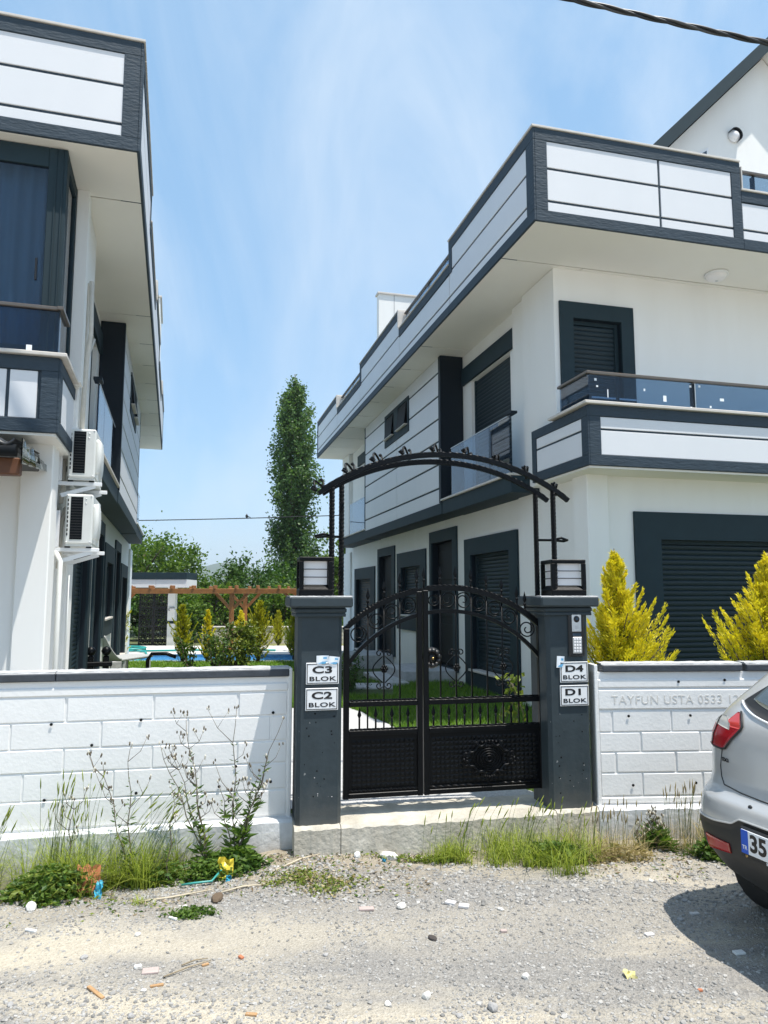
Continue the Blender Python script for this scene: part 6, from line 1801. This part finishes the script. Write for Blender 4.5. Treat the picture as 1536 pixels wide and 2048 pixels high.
tag(mb.build('bird', M['rubber']), 'small dark bird perched on the far power line', 'bird')

# ------------------------------------------------------------------ silver car parked against the right wall
CAR_HEAD = radians(18)
car = thing('parked_car', 'silver hatchback parked nose towards the right wall, cut by the photo edge', 'car', (1.86, 3.51, -.065), CAR_HEAD)
M['silver'] = mk('silver_paint', (.60, .595, .58), .33, metal=.4, coat=.7, spec=.6)
M['bumper'] = mk('black_bumper', (.016, .017, .018), .55, bump=.3, bscale=400, bdist=.001)
M['lampred'] = mk('lamp_red', (.34, .006, .012), .22, coat=.25, spec=.4)
M['lampred2'] = mk('lamp_red_bright', (.55, .05, .04), .15, coat=.8)
M['lampclear'] = mk('lamp_clear', (.55, .53, .48), .12, coat=.8)
M['tyre'] = mk('tyre', (.018, .018, .018), .85)
M['carglass'] = mk('car_glass', (.05, .06, .055), .04, spec=1.0, coat=1.0)
M['plateblue'] = mk('plate_blue', (.01, .09, .52), .4)
TB = dict(
    z=[.18, .26, .34, .45, .56, .64, .70, .745, .80, .90, 1.00, 1.08, 1.14, 1.22, 1.32, 1.42, 1.50, 1.555, 1.585],
    xr=[.42, .22, .10, .02, .0, .004, .022, .075, .100, .112, .128, .155, .20, .285, .40, .53, .67, .84, 1.15],
    xf=[3.72, 3.86, 3.92, 3.96, 3.97, 3.95, 3.90, 3.82, 3.62, 3.18, 2.96, 2.82, 2.72, 2.58, 2.42, 2.25, 2.08, 1.90, 1.6],
    w=[.62, .71, .79, .845, .862, .864, .862, .858, .858, .853, .838, .808, .775, .72, .655, .59, .53, .46, .30])
def ci(k, z): return float(np.interp(z, TB['z'], TB[k]))
EXP = 5.6
def csurf(tau, z):
    """tau: 0 rear centre, +pi/2 left flank, pi front"""
    xr, xf, w = ci('xr', z), ci('xf', z), ci('w', z)
    a = (xf - xr) / 2; xc = (xf + xr) / 2
    c, s = cos(tau), sin(tau)
    return Vector((xc - a * math.copysign(abs(c) ** (2 / EXP), c), w * math.copysign(abs(s) ** (2 / EXP), s), z))
def qt(q): return math.copysign(math.asin(min(1, abs(q)) ** (EXP / 2)), q)
def cpt(q, z, off=0.0):
    t_ = qt(q); p = csurf(t_, z)
    if off:
        e = 1e-3
        du = csurf(qt(min(.9995, q + e)), z) - csurf(qt(max(-.9995, q - e)), z); dz = csurf(t_, z + .004) - csurf(t_, z - .004)
        n = du.cross(dz)
        if n.length < 1e-9: n = Vector((-1, 0, 0))
        n.normalize()
        c = Vector((ci('xr', z) + 1.5, 0, z))
        if n.dot(p - c) < 0: n = -n
        p = p + n * off
    return p
mb = MB()
zs = np.concatenate([np.linspace(.18, .68, 22), np.linspace(.69, .82, 10), np.linspace(.84, 1.585, 30)])
taus = np.concatenate([np.array([qt(q) for q in np.linspace(-.995, .995, 61)]), np.linspace(qt(.995), 2 * pi - qt(.995), 100)[1:-1]])
NT = len(taus); vs = [csurf(t_, z) for z in zs for t_ in taus]; fs = []
WX, WZ, WRAD = (.74, 3.22), .315, .37
for i in range(len(zs) - 1):
    for j in range(NT):
        f = (i * NT + j, i * NT + (j + 1) % NT, (i + 1) * NT + (j + 1) % NT, (i + 1) * NT + j)
        c = sum((vs[k] for k in f), Vector()) / 4
        if abs(c.y) > .55 and any((c.x - wx) ** 2 + (c.z - WZ) ** 2 < WRAD ** 2 for wx in WX): continue
        fs.append(f)
fs.append(tuple((len(zs) - 1) * NT + k for k in range(NT)))
mb.add(vs, fs, 0, True); body = mb.build('body', M['silver'], car, recalc=False)
mb = MB(); mb.box(.35, 3.6, -.50, .50, .19, .55); mb.build('underbody', M['tyre'], car)
def cpatch(name, fn, ns, nt_, off, mat_, parent=car, thick=.004):
    """fn(s, t) -> (q, z); a sheet that follows the body"""
    mb = MB(); vs = []
    for i in range(ns + 1):
        for j in range(nt_ + 1):
            q, z = fn(i / ns, j / nt_); vs.append(cpt(q, z, off))
    fs = [(i * (nt_ + 1) + j, (i + 1) * (nt_ + 1) + j, (i + 1) * (nt_ + 1) + j + 1, i * (nt_ + 1) + j + 1) for i in range(ns) for j in range(nt_)]
    k = len(vs)
    edge = [(i, 0) for i in range(ns + 1)] + [(ns, j) for j in range(1, nt_ + 1)] + [(i, nt_) for i in range(ns - 1, -1, -1)] + [(0, j) for j in range(nt_ - 1, 0, -1)]
    for i, j in edge:
        q, z = fn(i / ns, j / nt_); vs.append(cpt(q, z, off - thick - .004))
    m = len(edge)
    for a in range(m):
        b = (a + 1) % m
        fs.append((edge[a][0] * (nt_ + 1) + edge[a][1], edge[b][0] * (nt_ + 1) + edge[b][1], k + b, k + a))
    mb.add(vs, fs, 0, True)
    return mb.build(name, mat_, parent, recalc=False)
lerp = lambda a, b, t_: a + (b - a) * t_
def ip(x, xs_, ys_): return float(np.interp(x, xs_, ys_))
# rear glass with black border
cpatch('window_border', lambda s, t_: ((s * 2 - 1) * .68, lerp(1.105 + .085 * abs(s * 2 - 1) ** 2.2, 1.475 - .275 * abs(s * 2 - 1) ** 3.2, t_)), 40, 12, .004, M['bumper'])
cpatch('rear_window', lambda s, t_: ((s * 2 - 1) * .60, lerp(1.145 + .060 * abs(s * 2 - 1) ** 2.2, 1.455 - .18 * abs(s * 2 - 1) ** 3.2, t_)), 40, 12, .007, M['carglass'])
mb = MB(); mb.tube([cpt(q, 1.098 + .085 * abs(q / .68) ** 2.2, .006) for q in np.linspace(-.69, .69, 50)], .006, 6); mb.build('chrome_strip', M['signw'], car)
for sg in (1, -1):
    A_ = lambda a: sg * lerp(.825, .50, a)
    Bz = lambda b: lerp(.945, 1.135, b)
    red = cpatch('tail_lamp', lambda s, t_: (A_(lerp(0, ip(t_ * .62, [0, .04, .62], [.62, .70, .99]), s)), Bz(t_ * .62)), 12, 14, .010, M['lampred'])
    cpatch('clear_lens', lambda s, t_: (A_(lerp(ip(t_, [0, 1], [.02, .20]), ip(t_, [0, .5, 1], [.72, .68, .42]), s)), Bz(lerp(.60 - .08 * s, .83, t_))), 10, 8, .0105, M['lampclear'], red)
    cpatch('upper_lens', lambda s, t_: (A_(lerp(ip(t_, [0, .4, 1], [.72, .56, .66]), ip(t_, [0, .2, 1], [.99, 1.0, .72]), s)), Bz(lerp(.60, 1.0, t_))), 10, 10, .010, M['lampred2'], red)
    mb = MB(); mb.tube([cpt(A_(.235), Bz(b), .012) for b in np.linspace(.01, .8, 12)], .0035, 5); mb.build('lens_seam', M['bumper'], red)
    mb = MB(); mb.tube([cpt(A_(a), Bz(b), .008) for a, b in ((.02, -.02), (.3, -.03), (.62, -.02), (.72, .02), (.86, .3), (1.01, .6), (1.03, .68), (.9, .85), (.73, 1.02))], .006, 5); mb.build('gasket', M['bumper'], red)
    cpatch('reflector', lambda s, t_: (sg * lerp(.43, .66, s), lerp(.470 - .025 * s, .518 - .005 * s, t_)), 14, 5, .014, M['lampred'])
    mb = MB(); mb.lathe([(0, -.004), (.011, -.003), (.012, .004)], 12, (0, 0, 0), axis='x'); so = mb.build('parking_sensor', M['bumper'], car); so.location = cpt(sg * .30, .715, .001)
    mb = MB(); mb.tube([cpt(sg * q, z, .001) for q, z in ((.63, .94), (.632, .85), (.615, .80), (.57, .768), (.42, .757), (.25, .752), (0.0, .750))], .0035, 5); mb.build('tailgate_seam', M['bumper'], car)
    # flank glass
    t0, t1 = 1.15, 2.2
    mb = MB(); N = 16; vs = []
    for i in range(N + 1):
        for z in (1.10, 1.25, 1.44):
            tt = lerp(t0, t1, i / N); p = csurf(sg * tt, z); p.y += sg * .006; vs.append(p)
    mb.add(vs, [(i * 3 + j, i * 3 + 3 + j, i * 3 + 4 + j, i * 3 + 1 + j) for i in range(N) for j in (0, 1)], 0, True); mb.build('side_window', M['carglass'], car, recalc=False)
    for wx in WX:
        mb = MB(); mb.lathe([(.19, -.09), (.29, -.10), (.312, -.075), (.316, 0), (.312, .075), (.29, .10), (.19, .09)], 36, (0, 0, 0), axis='y'); wh = mb.build('tyre', M['tyre'], car)
        wh.location = (wx, sg * .70, WZ)
        for k in range(36):
            pass
        mb = MB(); mb.lathe([(0, sg * .05), (.05, sg * .06), (.06, sg * .04), (.18, sg * .07), (.195, sg * .085), (.20, sg * .05)], 24, axis='y')
        for k in range(5):
            a = k * 2 * pi / 5; mb.obox((.11 * cos(a), sg * .068, .11 * sin(a)), (.075 * cos(a), 0, .075 * sin(a)), (-.016 * sin(a), 0, .016 * cos(a)), (0, .01, 0))
        mb.build('rim', M['metal'], wh)
        mb = MB(); mb.tube([(wx + WRAD * cos(a), sg * (ci('w', max(.2, WZ + WRAD * sin(a))) - .035), WZ + WRAD * sin(a)) for a in np.linspace(-.35, pi + .35, 30)], .022, 6); mb.build('arch_lip', M['bumper'], car)
        mb = MB(); mb.lathe([(WRAD, -.2), (WRAD, .05)], 26, (wx, sg * .72, WZ), axis='y'); mb.build('arch_liner', M['tyre'], car)
# black lower bumper with a raised centre for the plate
def topz(q):
    a = abs(q)
    return ip(a, [0, .345, .40, .55, .80, .985], [.648, .645, .615, .595, .580, .550])
cpatch('lower_bumper', lambda s, t_: ((s * 2 - 1) * .985, lerp(.20, topz((s * 2 - 1) * .985), t_)), 90, 14, .008, M['bumper'])
mb = MB(); mb.tube([cpt(q, topz(q) + .004, .004) for q in np.linspace(-.98, .98, 90)], .006, 5); mb.build('bumper_edge', M['silver'], car)
PX = -.018
t_ = MB(); t_.box(PX, .03, -.272, .272, .492, .632, .006); t_.build('plate_frame', M['bumper'], car)
t_ = MB(); t_.box(PX - .006, PX, -.26, .26, .512, .622, .002); pl = t_.build('number_plate', M['signw'], car)
t_ = MB(); t_.box(PX - .0072, PX - .0058, .216, .2595, .5125, .6215); t_.build('blue_band', M['plateblue'], pl)
lettering('TR', 'lettering', pl, M['signw'], (PX - .0074, .238, .540), radians(-90), .026, .0006, 1.0, .0005)
lettering('35', 'lettering', pl, M['signb'], (PX - .0064, .155, .566), radians(-90), .108, .0008, .98, .0035)
t_ = MB(); t_.lathe([(0, -.001), (.008, -.001), (.008, .001)], 10, (PX - .0008, .235, .501), axis='x'); t_.build('emblem', M['brass'], pl)
lettering('SELAHAT', 'lettering', pl, M['signw'], (PX - .0006, .08, .5005), radians(-90), .017, .0005, 1.0, .0006)
o = lettering('TDCi', 'badge', car, M['signb'], tuple(cpt(.585, .890, .004)), radians(-90), .026, .0008, 1.0, .0008)
nrm = (cpt(.585, .890, .02) - cpt(.585, .890, 0.001)); o.rotation_euler = (radians(90), 0, atan2(nrm.y, nrm.x) + radians(90))
mb = MB(); mb.lathe([(0, -.004), (.045, -.003), (.05, .004)], 20, (0, 0, 0), axis='x'); o = mb.build('round_badge', M['metal'], car); o.location = cpt(0.0, .93, .002); o.scale = (1, 1.5, .9)
